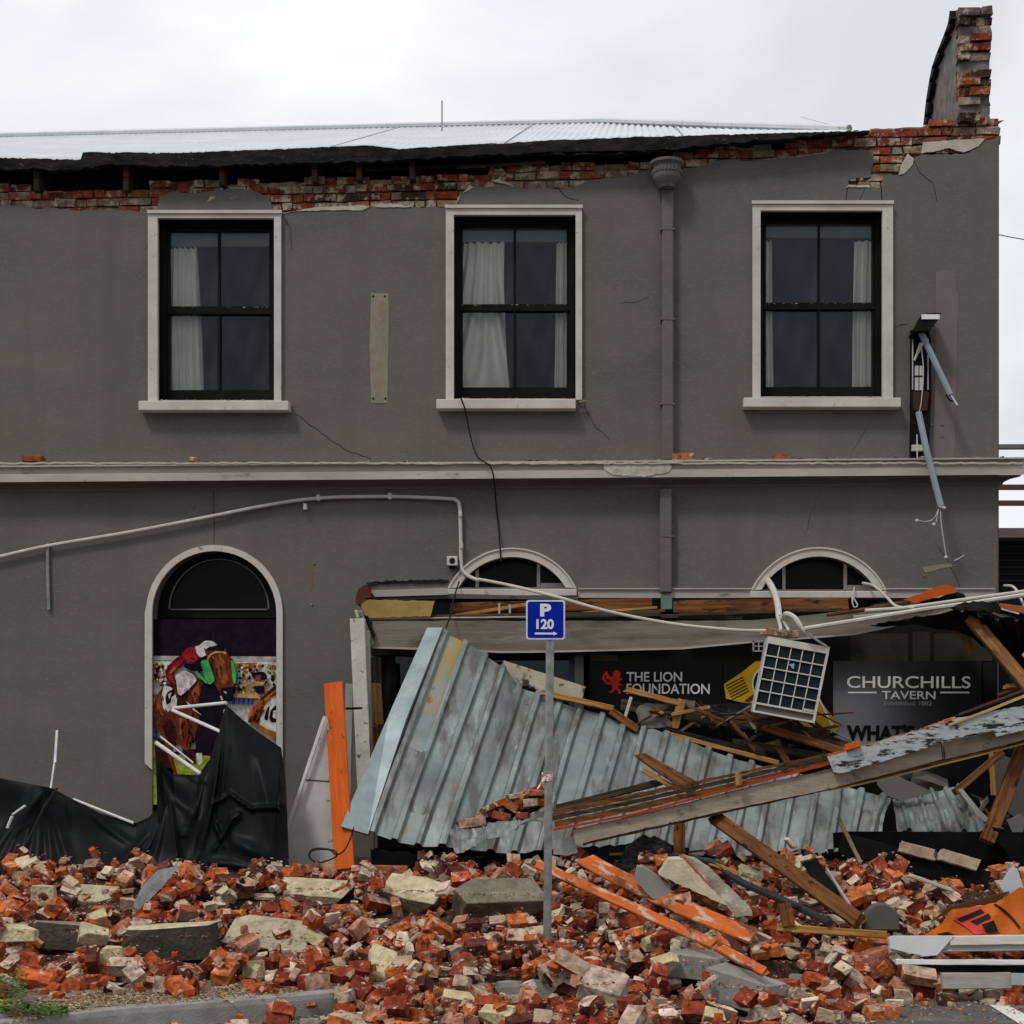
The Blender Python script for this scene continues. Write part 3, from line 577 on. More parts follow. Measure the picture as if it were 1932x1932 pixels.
# ---------------------------------------------------------------- rubble heap
nx, ny, cs = 620, 330, .025
X0, Y0 = -7.3, -7.1
def front(x):   # where the heap's toe lies
    return max(kerb_y(x)+.2 if x < -1.75 else -9, interp([(-8,-5.75),(-4,-5.72),(-3.4,-5.62),(-2.3,-5.42),(-1.7,-5.7),(-1.2,-6.2),(.9,-6.2),(1.3,-5.7),(1.7,-4.95),(2.1,-4.6),(8,-4.5)], x))
def base(x, y):
    f = front(x); t = max(0, min(1, (y-f)/(-3.0-f))); h = .46*(t**2.3)
    g = -.13 if y < kerb_y(x) else 0
    e = noise.noise(Vector((x*1.1, y*1.6, 3)))*.07*min(1, t*3)+noise.noise(Vector((x*3, y*3, 1)))*.03*min(1, t*3)
    if g < 0: h *= .5; e *= .4
    return g+max(0, h+e)*min(1, t*6)
H = np.zeros((nx, ny))
kx = [kerb_y(X0+i*cs) for i in range(nx)]
for i in range(nx):
    for j in range(ny): H[i, j] = base(X0+i*cs, Y0+j*cs)
b = MB(); st = 3; rows = []
for i in range(0, nx, st): rows.append([(X0+i*cs, Y0+j*cs, -.3 if (X0+i*cs < -1.7 and Y0+j*cs < kx[i]+.17) else H[i, j]-(.004 if H[i, j]-(-.13 if Y0+j*cs < kx[i] else 0) > .02 else .06)) for j in range(0, ny, st)])
b.grid(rows); b.build('debris_mound', DUST, None, label='low mound of brown mortar dust and grit under the fallen bricks', cat='rubble', kind='stuff', recalc=False, smooth=True)

pal = [((.56,.125,.036),27),((.42,.080,.030),20),((.26,.048,.024),15),((.64,.185,.055),13),((.52,.24,.15),11),((.50,.40,.31),6),((.11,.035,.024),8)]
def pick(r):
    t = r.uniform(0, sum(p[1] for p in pal))
    for c, w_ in pal:
        t -= w_
        if t <= 0: return c
    return pal[0][0]
def chunk(dims, r, cuts, mortar=.5, col=None, jit=.004, bev=.0, lit_top=None, sub=0):
    bm = bmesh.new(); bmesh.ops.create_cube(bm, size=1); bmesh.ops.scale(bm, vec=dims, verts=bm.verts)
    for v in bm.verts: v.co += Vector((r.uniform(-jit, jit), r.uniform(-jit, jit), r.uniform(-jit, jit)))
    for _ in range(cuts):
        d = Vector((r.uniform(-1, 1), r.uniform(-1, 1), r.uniform(-1, 1))).normalized()
        sup = abs(d.x)*dims[0]/2+abs(d.y)*dims[1]/2+abs(d.z)*dims[2]/2
        res = bmesh.ops.bisect_plane(bm, geom=bm.verts[:]+bm.edges[:]+bm.faces[:], plane_co=d*sup*r.uniform(.62, .93), plane_no=d, clear_outer=True)
        ed = [e for e in res['geom_cut'] if isinstance(e, bmesh.types.BMEdge)]
        if ed:
            try: bmesh.ops.edgeloop_fill(bm, edges=ed)
            except Exception: pass
    if sub:
        bmesh.ops.triangulate(bm, faces=[f for f in bm.faces if len(f.verts) > 4]); bmesh.ops.subdivide_edges(bm, edges=bm.edges[:], cuts=1, use_grid_fill=True)
        for v in bm.verts: v.co += Vector((r.uniform(-sub, sub), r.uniform(-sub, sub), r.uniform(-sub, sub)))
    if bev: bmesh.ops.bevel(bm, geom=bm.edges[:], offset=bev, segments=1, affect='EDGES')
    bmesh.ops.recalc_face_normals(bm, faces=bm.faces); bm.normal_update()
    c0 = col or pick(r); mc = r.choice([(.64,.48,.37), (.52,.38,.28), (.60,.36,.26), (.42,.28,.20)]); V = [v.co.copy() for v in bm.verts]; Fs = []; Cs = []
    top, bt = r.random() < mortar, r.random() < mortar*.6; sd = r.random() < mortar*.25
    for f in bm.faces:
        c = c0; n = f.normal
        if lit_top and n.z > .6: c = lit_top  # upward faces paler than the sides: light from above put into colour
        elif (n.z > .8 and top) or (n.z < -.8 and bt) or (n.y > .8 and sd) or (abs(n.x) > .8 and r.random() < mortar*.3): c = mc
        k = r.uniform(.88, 1.1); Cs.append(tuple(q*k for q in c)); Fs.append([v.index for v in f.verts])
    bm.free(); return V, Fs, Cs
rv = random.Random(21)
var = {'whole': [chunk((.222,.106,.072), rv, rv.choice([0,0,1,2]), .27, sub=.0035) for _ in range(34)],
       'half': [chunk((rv.uniform(.09,.15),.104,.071), rv, rv.choice([0,1,1,2]), .32, sub=.004) for _ in range(34)],
       'bit': [chunk((rv.uniform(.03,.09),rv.uniform(.025,.07),rv.uniform(.015,.05)), rv, rv.choice([2,3,4]), .22) for _ in range(50)],
       'slab': [chunk((rv.uniform(.10,.20),rv.uniform(.07,.12),rv.uniform(.015,.035)), rv, 3, 0, col=rv.choice([(.55,.42,.31),(.62,.50,.38),(.42,.31,.22)])) for _ in range(16)],
       'cream': [chunk((rv.uniform(.08,.22),rv.uniform(.07,.14),rv.uniform(.04,.10)), rv, 4, 0, col=rv.choice([(.60,.53,.33),(.56,.50,.36),(.62,.57,.42)]), bev=.004) for _ in range(16)],
       'white': [chunk((rv.uniform(.05,.14),rv.uniform(.04,.1),rv.uniform(.02,.05)), rv, 3, 0, col=rv.choice([(.72,.61,.51),(.60,.48,.38)])) for _ in range(16)]}
def dims_of(vf):
    a = np.array([tuple(v) for v in vf[0]]); return a.max(0)-a.min(0)
def place(kind, x, y, r, sink=.25):
    k = r.randrange(len(var[kind])); vf = var[kind][k]; d = dims_of(vf)
    t = r.random(); roll = 0 if t < .72 else 90 if t < .92 else 45*r.random()
    dx, dy, dz = (d[0], d[1], d[2]) if roll < 80 else (d[0], d[2], d[1])
    yaw = r.uniform(0, math.pi) if r.random() < .8 else r.gauss(0, .3)
    c, s = math.cos(yaw), math.sin(yaw); rad = math.hypot(dx, dy)/2
    i0, i1 = max(0, int((x-rad-X0)/cs)), min(nx-1, int((x+rad-X0)/cs)+1); j0, j1 = max(0, int((y-rad-Y0)/cs)), min(ny-1, int((y+rad-Y0)/cs)+1)
    if i1-i0 < 2 or j1-j0 < 2: return None
    I, J = np.meshgrid(np.arange(i0, i1+1), np.arange(j0, j1+1), indexing='ij'); px = X0+I*cs-x; py = Y0+J*cs-y
    lx = px*c+py*s; ly = -px*s+py*c; M = (abs(lx) <= dx/2) & (abs(ly) <= dy/2)
    if M.sum() < 2: M = (abs(lx) <= max(dx/2, cs)) & (abs(ly) <= max(dy/2, cs))
    h = H[i0:i1+1, j0:j1+1][M]; 
    if len(h) == 0: return None
    A = np.c_[px[M], py[M], np.ones(len(h))]
    if len(h) >= 4: a, bb, c0 = np.linalg.lstsq(A, h, rcond=None)[0]
    else: a = bb = 0; c0 = h.mean()
    sl = math.hypot(a, bb)
    if sl > .8: a *= .8/sl; bb *= .8/sl
    a += r.gauss(0, .10); bb += r.gauss(0, .10)
    res = h-(px[M]*a+py[M]*bb); z = np.percentile(res, 82)-sink*dz*r.random()*.6
    n = Vector((-a, -bb, 1)).normalized(); Xd = Vector((c, s, 0)); Xd = (Xd-n*Xd.dot(n)).normalized(); Yd = n.cross(Xd)
    Mx = Matrix((Xd, Yd, n)).transposed() @ Matrix.Rotation(R(roll), 3, 'X')
    pos = Vector((x, y, z))+n*(dz*.5)
    newh = z+px*a+py*bb+dz; sub = H[i0:i1+1, j0:j1+1]; sub[M] = np.maximum(sub[M], newh[M]-.004)
    return (kind, k, pos, Mx)
rr = random.Random(77); placed = []
def inview(x, y, m=40):
    u, v = uv_of(Vector((x, y, .1))); return -m < u < 1932+m and v < 1932+m*2
blockers = []
def big(name, label, cat, u, v, wu, hu, th, col, seed, yaw=0, tilt=0, cuts=3, m=None, group=None, zoff=0, bev=.006, pitch=0, y=None, dep=None, lit_top=None):
    """a big lump resting on the heap, seen at u, v (its centre), wu by hu picture units"""
    r = random.Random(seed)
    if y is None:                       # find where the ray meets the heap
        y = -1.9
        for k in range(300):
            yy = -6.6+k*.016; p = P(u, v, yy)
            i, j = int((p.x-X0)/cs), int((yy-Y0)/cs)
            if 0 <= i < nx and 0 <= j < ny and p.z <= H[i, j]+th*.42: y = yy; break
    p = P(u, v, y); s = mpu(y); w_ = wu*s; d_ = dep or max(.1, w_*.42)
    V, Fs, Cs = chunk((w_, d_, th), r, cuts, 0, col=col, jit=.012, bev=bev, lit_top=lit_top)
    Mx = Matrix.Rotation(R(yaw), 3, 'Z') @ Matrix.Rotation(R(tilt), 3, 'Y') @ Matrix.Rotation(R(pitch), 3, 'X')
    me = bpy.data.meshes.new(name); me.from_pydata([tuple(Mx @ q) for q in V], [], Fs); me.materials.append(m or STONE)
    ca = me.color_attributes.new('Col', 'FLOAT_COLOR', 'CORNER')
    for pl in me.polygons:
        for li in pl.loop_indices: ca.data[li].color = (*Cs[pl.index], 1)
    o = bpy.data.objects.new(name, me); C.objects.link(o); o.location = p+Vector((0, 0, zoff))
    zb_ = min((Mx @ q).z for q in V)
    tagp(o, label, cat, group)
    q = o.location; hx, hy = abs(w_/2*math.cos(R(yaw)))+abs(d_/2*math.sin(R(yaw))), abs(d_/2*math.cos(R(yaw)))+abs(w_/2*math.sin(R(yaw)))
    i0, i1, j0, j1 = [int(t) for t in ((q.x-hx-X0)/cs, (q.x+hx-X0)/cs, (q.y-hy-Y0)/cs, (q.y+hy-Y0)/cs)]
    if i0 >= 0 and i1 < nx: H[i0:i1, max(0, j0):j1] = np.maximum(H[i0:i1, max(0, j0):j1], q.z+th*.25)
    blockers.append((q.x, q.y, hx, hy)); return o
def blocked(x, y):
    return any(abs(x-a) < hx*.95 and y < b_+hy*.6 and y > b_-hy-.30 for a, b_, hx, hy in blockers)
def scatter(n, kinds, ysc=None, avoid=False):
    for _ in range(n):
        x = rr.uniform(-6.6, 6.6); f = front(x); y = rr.uniform(f-.25, -1.6)
        if ysc: y = f-.1+(-1.6-f)*rr.random()**ysc
        if not inview(x, y): continue
        if y < f+.15 and rr.random() < .55: continue
        if x > 1.7 and y < f+.3 and rr.random() < .5: continue
        if x < -1.75 and y > -2.78: continue
        if y > -2.5 and x > -1.75 and rr.random() < .5: continue
        if x > 2.3 and y > -3.6 and rr.random() < .5: continue
        if avoid and blocked(x, y): continue
        q = place(rr.choice(kinds), x, y, rr)
        if q: placed.append(q)
scatter(1100, ['whole','half','half','bit','slab'])
scatter(1300, ['whole','half','bit','bit','bit','bit','bit','bit','bit','slab','white'], avoid=True)
GY, CR_ = (.27,.26,.22), (.56,.50,.36)
LG = (.36,.35,.33)
big('stone_block', 'long dark stone block with a pale broken top edge in front of the black sheet', 'stone block', 323, 1778, 172, 58, .24, (.060,.055,.045), 3, yaw=3, tilt=-3, cuts=1, dep=.26, lit_top=(.58,.52,.38))
big('stone_block', 'wide cracked dark stone slab right of the long stone block', 'stone block', 512, 1775, 165, 55, .16, (.10,.09,.075), 8, lit_top=(.46,.41,.31), yaw=-5, tilt=6, cuts=3, pitch=28, dep=.35)
big('stone_block', 'dark stone lump at the left beside the pale fragments', 'stone block', 118, 1765, 110, 55, .20, (.09,.082,.066), 5, lit_top=(.26,.235,.19), yaw=4, tilt=2, cuts=3)
big('stone_block', 'pale split boulder with painted shade on its underside in the middle of the heap', 'stone block', 782, 1688, 118, 52, .17, (.20,.155,.11), 15, lit_top=(.60,.53,.38), yaw=-14, tilt=9, cuts=7, pitch=34, dep=.32)
big('stone_block', 'wide flat dark stone just left of the sign post', 'stone block', 935, 1694, 184, 46, .15, (.13,.105,.08), 12, lit_top=(.20,.185,.15), yaw=2, tilt=-2, cuts=7, pitch=28, dep=.32)
big('concrete_block', 'grey concrete block half buried below the lower orange board', 'concrete block', 1315, 1818, 102, 50, .17, LG, 31, yaw=-16, tilt=3, cuts=0, m=CONC, dep=.30)
big('concrete_block', 'long pale grey concrete kerbstone nearest the road', 'concrete block', 1405, 1868, 140, 52, .20, LG, 32, yaw=-34, tilt=9, cuts=0, m=CONC, dep=.24)
big('plaster_slab', 'flat cream slab of render lying behind the stone blocks at the left', 'plaster slab', 180, 1690, 84, 34, .05, CR_, 41, yaw=3, tilt=2, cuts=2, pitch=35, dep=.2)
big('plaster_slab', 'cream slab of render under bricks in front of the white leaning board', 'plaster slab', 605, 1680, 130, 34, .07, CR_, 42, yaw=-2, tilt=2, cuts=2, pitch=30, dep=.25)
big('plaster_lump', 'large rounded pale yellow lump at the left edge of the heap', 'plaster lump', 84, 1690, 44, 34, .15, CR_, 43, cuts=6)
big('plaster_lump', 'pale yellow star shaped flake of render in the middle of the heap', 'plaster lump', 722, 1822, 56, 56, .07, (.66,.60,.42), 44, yaw=25, tilt=20, cuts=4, pitch=50, dep=.25)
big('plaster_lump', 'pale yellow plaster lump touching the left end of the long stone block', 'plaster lump', 213, 1805, 50, 40, .14, (.62,.55,.36), 45, cuts=6)
big('plaster_lump', 'upright pale yellow flake standing behind the long stone block', 'plaster lump', 176, 1765, 56, 44, .13, (.58,.52,.36), 46, yaw=20, tilt=15, cuts=5, pitch=40)
big('plaster_lump', 'low pale yellow lumps at the extreme left of the heap', 'plaster lump', 35, 1762, 74, 28, .11, (.60,.54,.36), 47, cuts=4)
big('mortared_brick_lump', 'big lump of red bricks stuck together below the white boards', 'brick lump', 1650, 1818, 72, 50, .20, (.40,.15,.10), 48, yaw=14, tilt=-18, cuts=3, m=RUBB)
big('mortared_brick_lump', 'pale plastered brick lump in the near middle of the heap', 'brick lump', 1140, 1862, 84, 46, .13, (.50,.40,.33), 49, yaw=-14, tilt=12, cuts=2, m=RUBB, pitch=25, dep=.22)
big('mortared_brick_lump', 'two courses of red brick still joined together, beside the tarpaulin', 'brick lump', 738, 1597+58, 60, 40, .17, (.38,.11,.06), 50, cuts=1, m=RUBB)
for _ in range(70):
    x = rr.uniform(-6, 2.5); y = lerp(front(x), -2.2, rr.random())
    if inview(x, y) and not blocked(x, y):
        q = place('cream', x, y, rr)
        if q: placed.append(q)
scatter(1300, ['bit','bit','bit','bit','bit','half','slab'], avoid=True)
n_top = len(placed)
scatter(470, ['whole','half','half'], ysc=1.0, avoid=True)
n_end = len(placed)
scatter(3000, ['bit','bit','bit','bit','bit','bit','bit','white','half'], avoid=True)
for _ in range(60):
    q = G(rr.uniform(150, 760), rr.uniform(1893, 1945), -.10)
    if q.y < kerb_y(q.x)-.04:
        q = place(rr.choice(['bit','bit','half','white','bit']), q.x, q.y, rr)
        if q: placed.append(q)
meshes = {}
def vmesh(kind, k):
    if (kind, k) not in meshes:
        V, Fs, Cs = var[kind][k]; me = bpy.data.meshes.new({'whole': 'brick', 'half': 'half_brick'}.get(kind, 'plaster_lump')); me.from_pydata([tuple(v) for v in V], [], Fs); me.materials.append(RUBB if kind in ('whole', 'half') else STONE)
        ca = me.color_attributes.new('Col', 'FLOAT_COLOR', 'CORNER'); arr = np.ones((len(me.loops), 4), 'f')
        for p in me.polygons: arr[p.loop_start:p.loop_start+p.loop_total, :3] = Cs[p.index]
        ca.data.foreach_set('color', arr.ravel()); meshes[(kind, k)] = me
    return meshes[(kind, k)]
cand = [(abs(q[2].y+15), i) for i, q in enumerate(placed) if n_top <= i < n_end and q[0] in ('whole', 'half')]
cand.sort(); solo = set(i for _, i in cand[:300])
cream = [i for i, q in enumerate(placed) if q[0] == 'cream']
solo |= set(cream)
def zone(x, y):
    s = 'left of the sign post' if x < -.5 else 'right of the sign post'
    d = 'near the kerb' if y < -4.7 else 'mid heap' if y < -3.5 else 'high on the heap'
    return d+' '+s
for i in sorted(solo):
    kind, k, pos, Mx = placed[i]; cr = kind == 'cream'
    nm = 'plaster_lump' if cr else 'brick' if kind == 'whole' else 'half_brick'
    o = bpy.data.objects.new(nm, vmesh(kind, k)); C.objects.link(o); o.rotation_mode = 'QUATERNION'; o.rotation_quaternion = Mx.to_quaternion(); o.location = pos
    c0 = sorted(var[kind][k][2])[len(var[kind][k][2])//2]
    cn = 'pale yellow plaster' if cr else 'orange' if c0[0] > .46 and c0[1] < .2 else 'grey' if c0[1] > .3 else 'pinkish' if c0[1] > .2 else 'dark' if c0[0] < .2 else 'red'
    lb = (f'{cn} lump among the bricks, ' if cr else f'whole {cn} brick lying loose ' if kind == 'whole' else f'broken half {cn} brick ')+zone(pos.x, pos.y)
    tagp(o, lb, 'plaster lump' if cr else 'brick', ('plaster lumps ' if cr else f'{"whole" if kind == "whole" else "broken"} {cn} bricks ')+zone(pos.x, pos.y))
def mass(name, idx, label, m, cat='rubble'):
    b = MB()
    for i in idx:
        kind, k, pos, Mx = placed[i]; V, Fs, Cs = var[kind][k]; n = len(b.v); b.v += [Mx @ v+pos for v in V]
        s = rr.uniform(.8, 1.15)
        for f, c in zip(Fs, Cs): b.f.append([n+j for j in f]); b.c.append(tuple(q*s for q in c)); b.m.append(0)
    b.build(name, m, None, label=label, cat=cat, kind='stuff', recalc=False)
mass('brick_rubble', [i for i in range(len(placed)) if i not in solo and placed[i][0] in ('whole', 'half', 'bit')], 'dense heap of smashed red and orange bricks across the whole foreground', RUBB)
mass('mortar_rubble', [i for i in range(len(placed)) if i not in solo and placed[i][0] in ('slab', 'white', 'cream')], 'broken mortar slabs and pale render flakes among the heaped bricks', STONE)
def YH(u, v, lift=.06):      # the depth at which the sight line u, v passes lift metres above the heap
    for k in range(400):
        yy = -6.8+k*.0125; p = P(u, v, yy); i, j = int((p.x-X0)/cs), int((yy-Y0)/cs)
        if p.z > -.05 and 0 <= i < nx and 0 <= j < ny and p.z <= H[i, j]+lift: return yy
    return -2.3
def YM(uvs, lift=.06, cap=-1.8): return min([cap]+[YH(u, v, lift) for u, v in uvs])
# fine grit
b = MB(); tf = [[0,1,2],[0,2,3],[0,3,4],[1,2,5],[2,3,5],[3,4,5],[0,1,4],[1,4,5]]
for _ in range(36000):
    x = rr.uniform(-6.3, 6.3); f = front(x); y = rr.uniform(f-.55, -1.9)
    if not inview(x, y, 10) or (y < f and rr.random() < .35) or (x > 1.7 and y < f and rr.random() < .75): continue
    i, j = int((x-X0)/cs), int((y-Y0)/cs)
    if not (0 <= j < ny and 0 <= i < nx): continue
    s = rr.uniform(.005, .016); c = rr.choice([(.50,.44,.37),(.42,.37,.31),(.50,.13,.05),(.55,.18,.08),(.34,.09,.045),(.36,.31,.25),(.60,.56,.48)])
    q = Vector((x, y, H[i, j]+s*.3)); b.add([q+Vector((rr.uniform(-s, s)*1.3, rr.uniform(-s, s), rr.uniform(-s*.6, s*.6))) for _ in range(6)], tf, col=c)
b.build('grit', RUBB, None, label='small brick crumbs and mortar grit filling the gaps of the heap', cat='grit', kind='stuff', recalc=False)
# gravel strip by the kerb and weeds
b = MB()
for _ in range(2600):
    u = rr.uniform(20, 560); q = G(u, interp([(0,1936),(107,1916),(221,1903),(515,1882),(560,1879)], u)-rr.uniform(1, 34), .004); s = rr.uniform(.006, .014)
    c = rr.choice([(.45,.33,.16),(.52,.40,.22),(.40,.18,.08),(.30,.24,.15),(.50,.46,.38)])
    b.add([q+Vector((rr.uniform(-s, s)*1.3, rr.uniform(-s, s), rr.uniform(-s*.4, s*.9))) for _ in range(6)], tf, col=c)
b.build('gravel', RUBB, None, label='yellowish gravel strip along the kerb at the near left', cat='gravel', kind='stuff', recalc=False)
LEAF = mat('weed_leaf', (.09,.15,.03), (.03,.06,.012), scale=9, bump=0, rough=.6)
b = MB()
for _ in range(1500):
    k = rr.random(); u = rr.uniform(-40, 50) if k < .55 else rr.uniform(0, 128); v = rr.uniform(1862, 1905) if k < .55 else rr.uniform(1898, 1915)
    q = G(u, v, .03); q.z = .02+rr.random()*(.17 if k < .55 else .06)*max(0, 1-abs(u-10)/150); a = rr.uniform(0, 6.28); s = rr.uniform(.012, .03)
    d = Vector((math.cos(a), math.sin(a), rr.uniform(-.3, .8)))*s; e_ = Vector((-math.sin(a), math.cos(a), 0))*s*.45
    b.add([q, q+d*.5+e_, q+d, q+d*.5-e_], [[0,1,2,3]])
b.build('weeds', LEAF, None, label='low dark green weeds beside the kerb at the near left corner', cat='weeds', kind='stuff', recalc=False)
b = MB()
for i in range(9):
    u, v = 6+rr.uniform(-7, 12), 1893+rr.uniform(-6, 7); q = G(u, v, .05)
    for k in range(6):
        a = k*1.05; d = Vector((math.cos(a), math.sin(a), .4))*.018; b.add([q, q+d+Vector((.005, .004, 0)), q+d*1.2, q+d-Vector((.005, .004, 0))], [[0,1,2,3]])
b.build('yellow_flower', gmat('petal_yellow', (.75,.62,.03), bump=0), None, label='tiny yellow flower heads among the weeds by the kerb', cat='flowers', recalc=False, kind='stuff')

# ================================================================ FALLEN CANOPY AND EVERYTHING ON THE STREET
def pboard(name, uv, y, th, m, label=None, cat=None, parent=None, y2=None, jg=0, st=10, seed=1, **k):
    """a board with the outline uv at depth y (y2: depth of its right end), th thick"""
    q = jag(list(uv)+[uv[0]], jg, st, seed)[:-1] if jg else list(uv)
    us = [a for a, _ in q]; u0, u1 = min(us), max(us)
    yy = lambda u: y if y2 is None else lerp(y, y2, (u-u0)/(u1-u0))
    pts = [P(u, v, yy(u)) for u, v in q]; tri = tessellate_polygon([[Vector((u, v, 0)) for u, v in q]]); n = len(pts)
    b = MB(); back = [p+Vector((0, th, 0)) for p in pts]
    b.add(pts+back, [list(t) for t in tri]+[[i+n for i in reversed(t)] for t in tri]+[[i, i+n, (i+1) % n+n, (i+1) % n] for i in range(n)])
    return b.build(name, m, parent, label=label, cat=cat, **k)
# --- shopfront wall under the canopy (part of the tavern)
pboard('shopfront_shade_panel', [(1112,1132),(1881,1132),(1881,1700),(1112,1700)], -.045, .014, PLD, parent=T)
b = MB(); b.rect(700, 1130, 1112, 1236, -.045, -.031); b.build('shopfront_lintel', PLD, T)
pan = mat('olive_panel', (.035,.034,.026), (.022,.021,.016), bump=.1)
for a0, a1, v0, v1 in ((1605,1713,1195,1247),(1722,1755,1192,1247),(1762,1872,1195,1247),(1115,1165,1235,1248)): b = MB(); b.rect(a0, v0, a1, v1, -.052, -.046); b.build('olive_panel', pan, T)
sh = empty('shopfront_window', P(1090,1500,.05)-wloc(T), None, None); sh.parent = T
greym = gmat('grey_window_frame', (.13,.125,.115)); bluem = gmat('bluish_pane', (.075,.085,.12), rough=.3)  # side pane in one dull bluish colour
b = MB(); b.rect(1084,1232,1101,1600,-.02,.06); b.build('frame', greym, sh); b = MB(); b.rect(705,1232,712,1600,-.02,.06); b.build('frame', greym, sh); b = MB(); b.rect(1073,1232,1083,1600,.04,.05); b.build('side_light', bluem, sh); b = MB(); b.rect(712,1234,1073,1600,.055,.059); b.build('pane', glass, sh)
# --- signs on the shopfront
WHT = gmat('white_lettering', (.80,.80,.78), bump=0); REDL = gmat('red_emblem', (.62,.035,.02), bump=0); GREYL = gmat('dim_lettering', (.36,.35,.36), bump=0); BKL = gmat('black_lettering', (.008,.008,.008), bump=0)
s1 = empty('sign_board', P(1240,1400,-.06), 'black sign board with a red lion emblem and white lettering', 'sign')
b = MB(); b.rect(1117,1247,1362,1400,-.062,-.047); b.build('board', gmat('sign_black', (.006,.006,.007), rough=.45, bump=0), s1)
text('lettering', 'THE LION', 1182, 1268, 1287, 1286, -.064, WHT, s1, .012); text('lettering', 'FOUNDATION', 1182, 1290, 1339, 1309, -.064, WHT, s1, .012)
lion = [(1158,1267),(1163,1264),(1169,1267),(1171,1273),(1168,1280),(1173,1279),(1174,1282),(1168,1285),(1167,1289),(1174,1291),(1172,1294),(1165,1293),(1167,1298),(1171,1303),(1171,1309),(1166,1309),(1167,1304),(1160,1300),
  (1158,1304),(1153,1308),(1148,1305),(1154,1303),(1156,1297),(1153,1291),(1148,1292),(1141,1289),(1147,1287),(1152,1286),(1149,1282),(1143,1280),(1144,1274),(1141,1268),(1145,1266),(1149,1274),(1154,1278),(1157,1274),(1155,1270)]
b = MB(); b.px(lion, -.065, -.062); b.build('lion_emblem', REDL, s1)
b = MB(); b.px([(1141,1287),(1136,1281),(1139,1270),(1143,1271),(1140,1279),(1145,1286)], -.065, -.062); b.build('lion_tail', REDL, s1)
s2 = empty('sign_board', P(1720,1420,-.06), 'dark grey sign board with white tavern lettering between two short rules', 'sign')
b = MB(); b.rect(1572,1247,1852,1470,-.060,-.047); b.build('board', BKL, s2)
b = MB()
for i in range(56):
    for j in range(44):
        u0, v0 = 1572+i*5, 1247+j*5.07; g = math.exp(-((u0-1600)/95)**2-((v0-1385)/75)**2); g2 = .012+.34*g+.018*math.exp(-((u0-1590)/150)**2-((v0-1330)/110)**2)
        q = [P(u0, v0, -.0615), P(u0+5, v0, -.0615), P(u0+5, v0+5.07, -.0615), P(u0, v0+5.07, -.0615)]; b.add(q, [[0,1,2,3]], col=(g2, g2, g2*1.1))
b.build('pale_gradient', mat('sign_gradient', (1,1,1), (.9,.9,.9), scale=9, bump=0, rough=.5, col=True, spec=.06), s2, recalc=False)  # grey gradient over the board, palest at the lower left
b = MB(); b.rect(1855,1250,1878,1460,-.056,-.047); b.build('board_edge', PLD, s2)
text('lettering', 'CHURCHILLS', 1598, 1276, 1831, 1298, -.064, WHT, s2, .008); text('lettering', 'TAVERN', 1664, 1304, 1765, 1319, -.064, WHT, s2, .01); text('lettering', 'Established 1882', 1668, 1323, 1758, 1331, -.064, GREYL, s2)
for a0, a1 in ((1600,1654),(1774,1829)): b = MB(); b.rect(a0,1305,a1,1308,-.064,-.062); b.build('rule', WHT, s2)
text('lettering', "WHAT'S ON", 1597, 1368, 1790, 1398, -.064, BKL, s2, .05)
s3 = empty('brewery_sign', P(1440,1370,-.06), 'yellow six sided board partly hidden by the hanging air conditioner', 'sign')
YEL = gmat('sign_yellow', (.62,.38,.02), rough=.4, bump=0); ORG = gmat('sign_orange', (.55,.12,.02), bump=0)
b = MB(); b.px([(1366,1291),(1403,1266),(1425,1248),(1450,1245),(1500,1262),(1585,1370),(1560,1405),(1470,1330),(1436,1328),(1398,1325),(1370,1318)], -.066, -.047); b.build('board', YEL, s3)
b = MB(); b.px(arc(1455,1290,36,0,359,30), -.069, -.066); b.build('white_ring', WHT, s3); b = MB(); b.px(arc(1455,1290,33.5,0,359,30), -.072, -.069); b.build('black_disc', BKL, s3)
b = MB(); b.px([(1431,1283),(1443,1268),(1450,1262),(1450,1276),(1437,1281)], -.075, -.072); b.px([(1430,1300),(1450,1312),(1450,1320),(1436,1312)], -.075, -.072); b.build('orange_flash', ORG, s3)
lin = gmat('dark_print_line', (.10,.035,.008), bump=0); b = MB()
for i in range(6):
    u, v = 1369+i*2.2, 1293+i*5.2; b.px([(u, v), (u+33, v-17), (u+34, v-15), (u+1, v+2)], -.069, -.066)
b.px([(1404,1322),(1428,1305),(1433,1312),(1412,1325)], -.069, -.066); b.build('print_lines', lin, s3)
b = MB(); b.px([(1540,1310),(1544,1312),(1572,1368),(1568,1369)], -.069, -.066); b.build('white_edge_line', WHT, s3)
# --- racing poster in the arched window
col = {'blk': (.010,.006,.014), 'wht': (.62,.63,.62), 'brn': (.14,.030,.012), 'lbrn': (.27,.075,.026), 'dbr': (.035,.009,.006), 'red': (.34,.016,.022), 'dred': (.12,.008,.016), 'grn': (.06,.38,.12), 'org': (.38,.12,.03), 'yel': (.48,.31,.10),
       'lim': (.27,.36,.035), 'blu': (.05,.06,.30), 'gry': (.42,.41,.38), 'tan': (.52,.38,.22)}
b = MB(); yb = .03; lay = [0]
def pp(c, pts, crop=True):
    if crop and len(pts) > 4:
        for _ in range(2): pts = [z for i in range(len(pts)) for z in ((pts[i][0]*.86+pts[(i+1)%len(pts)][0]*.14, pts[i][1]*.86+pts[(i+1)%len(pts)][1]*.14), (pts[i][0]*.14+pts[(i+1)%len(pts)][0]*.86, pts[i][1]*.14+pts[(i+1)%len(pts)][1]*.86))]
    lay[0] += 1; q = [(276.9+x*.13333, 1191.4+y*.13333) for x, y in pts] if crop else pts
    q = [(min(max(u, 287), 521), v) for u, v in q]; b.px(q, yb-.00025*lay[0], yb+.001, col=col[c])
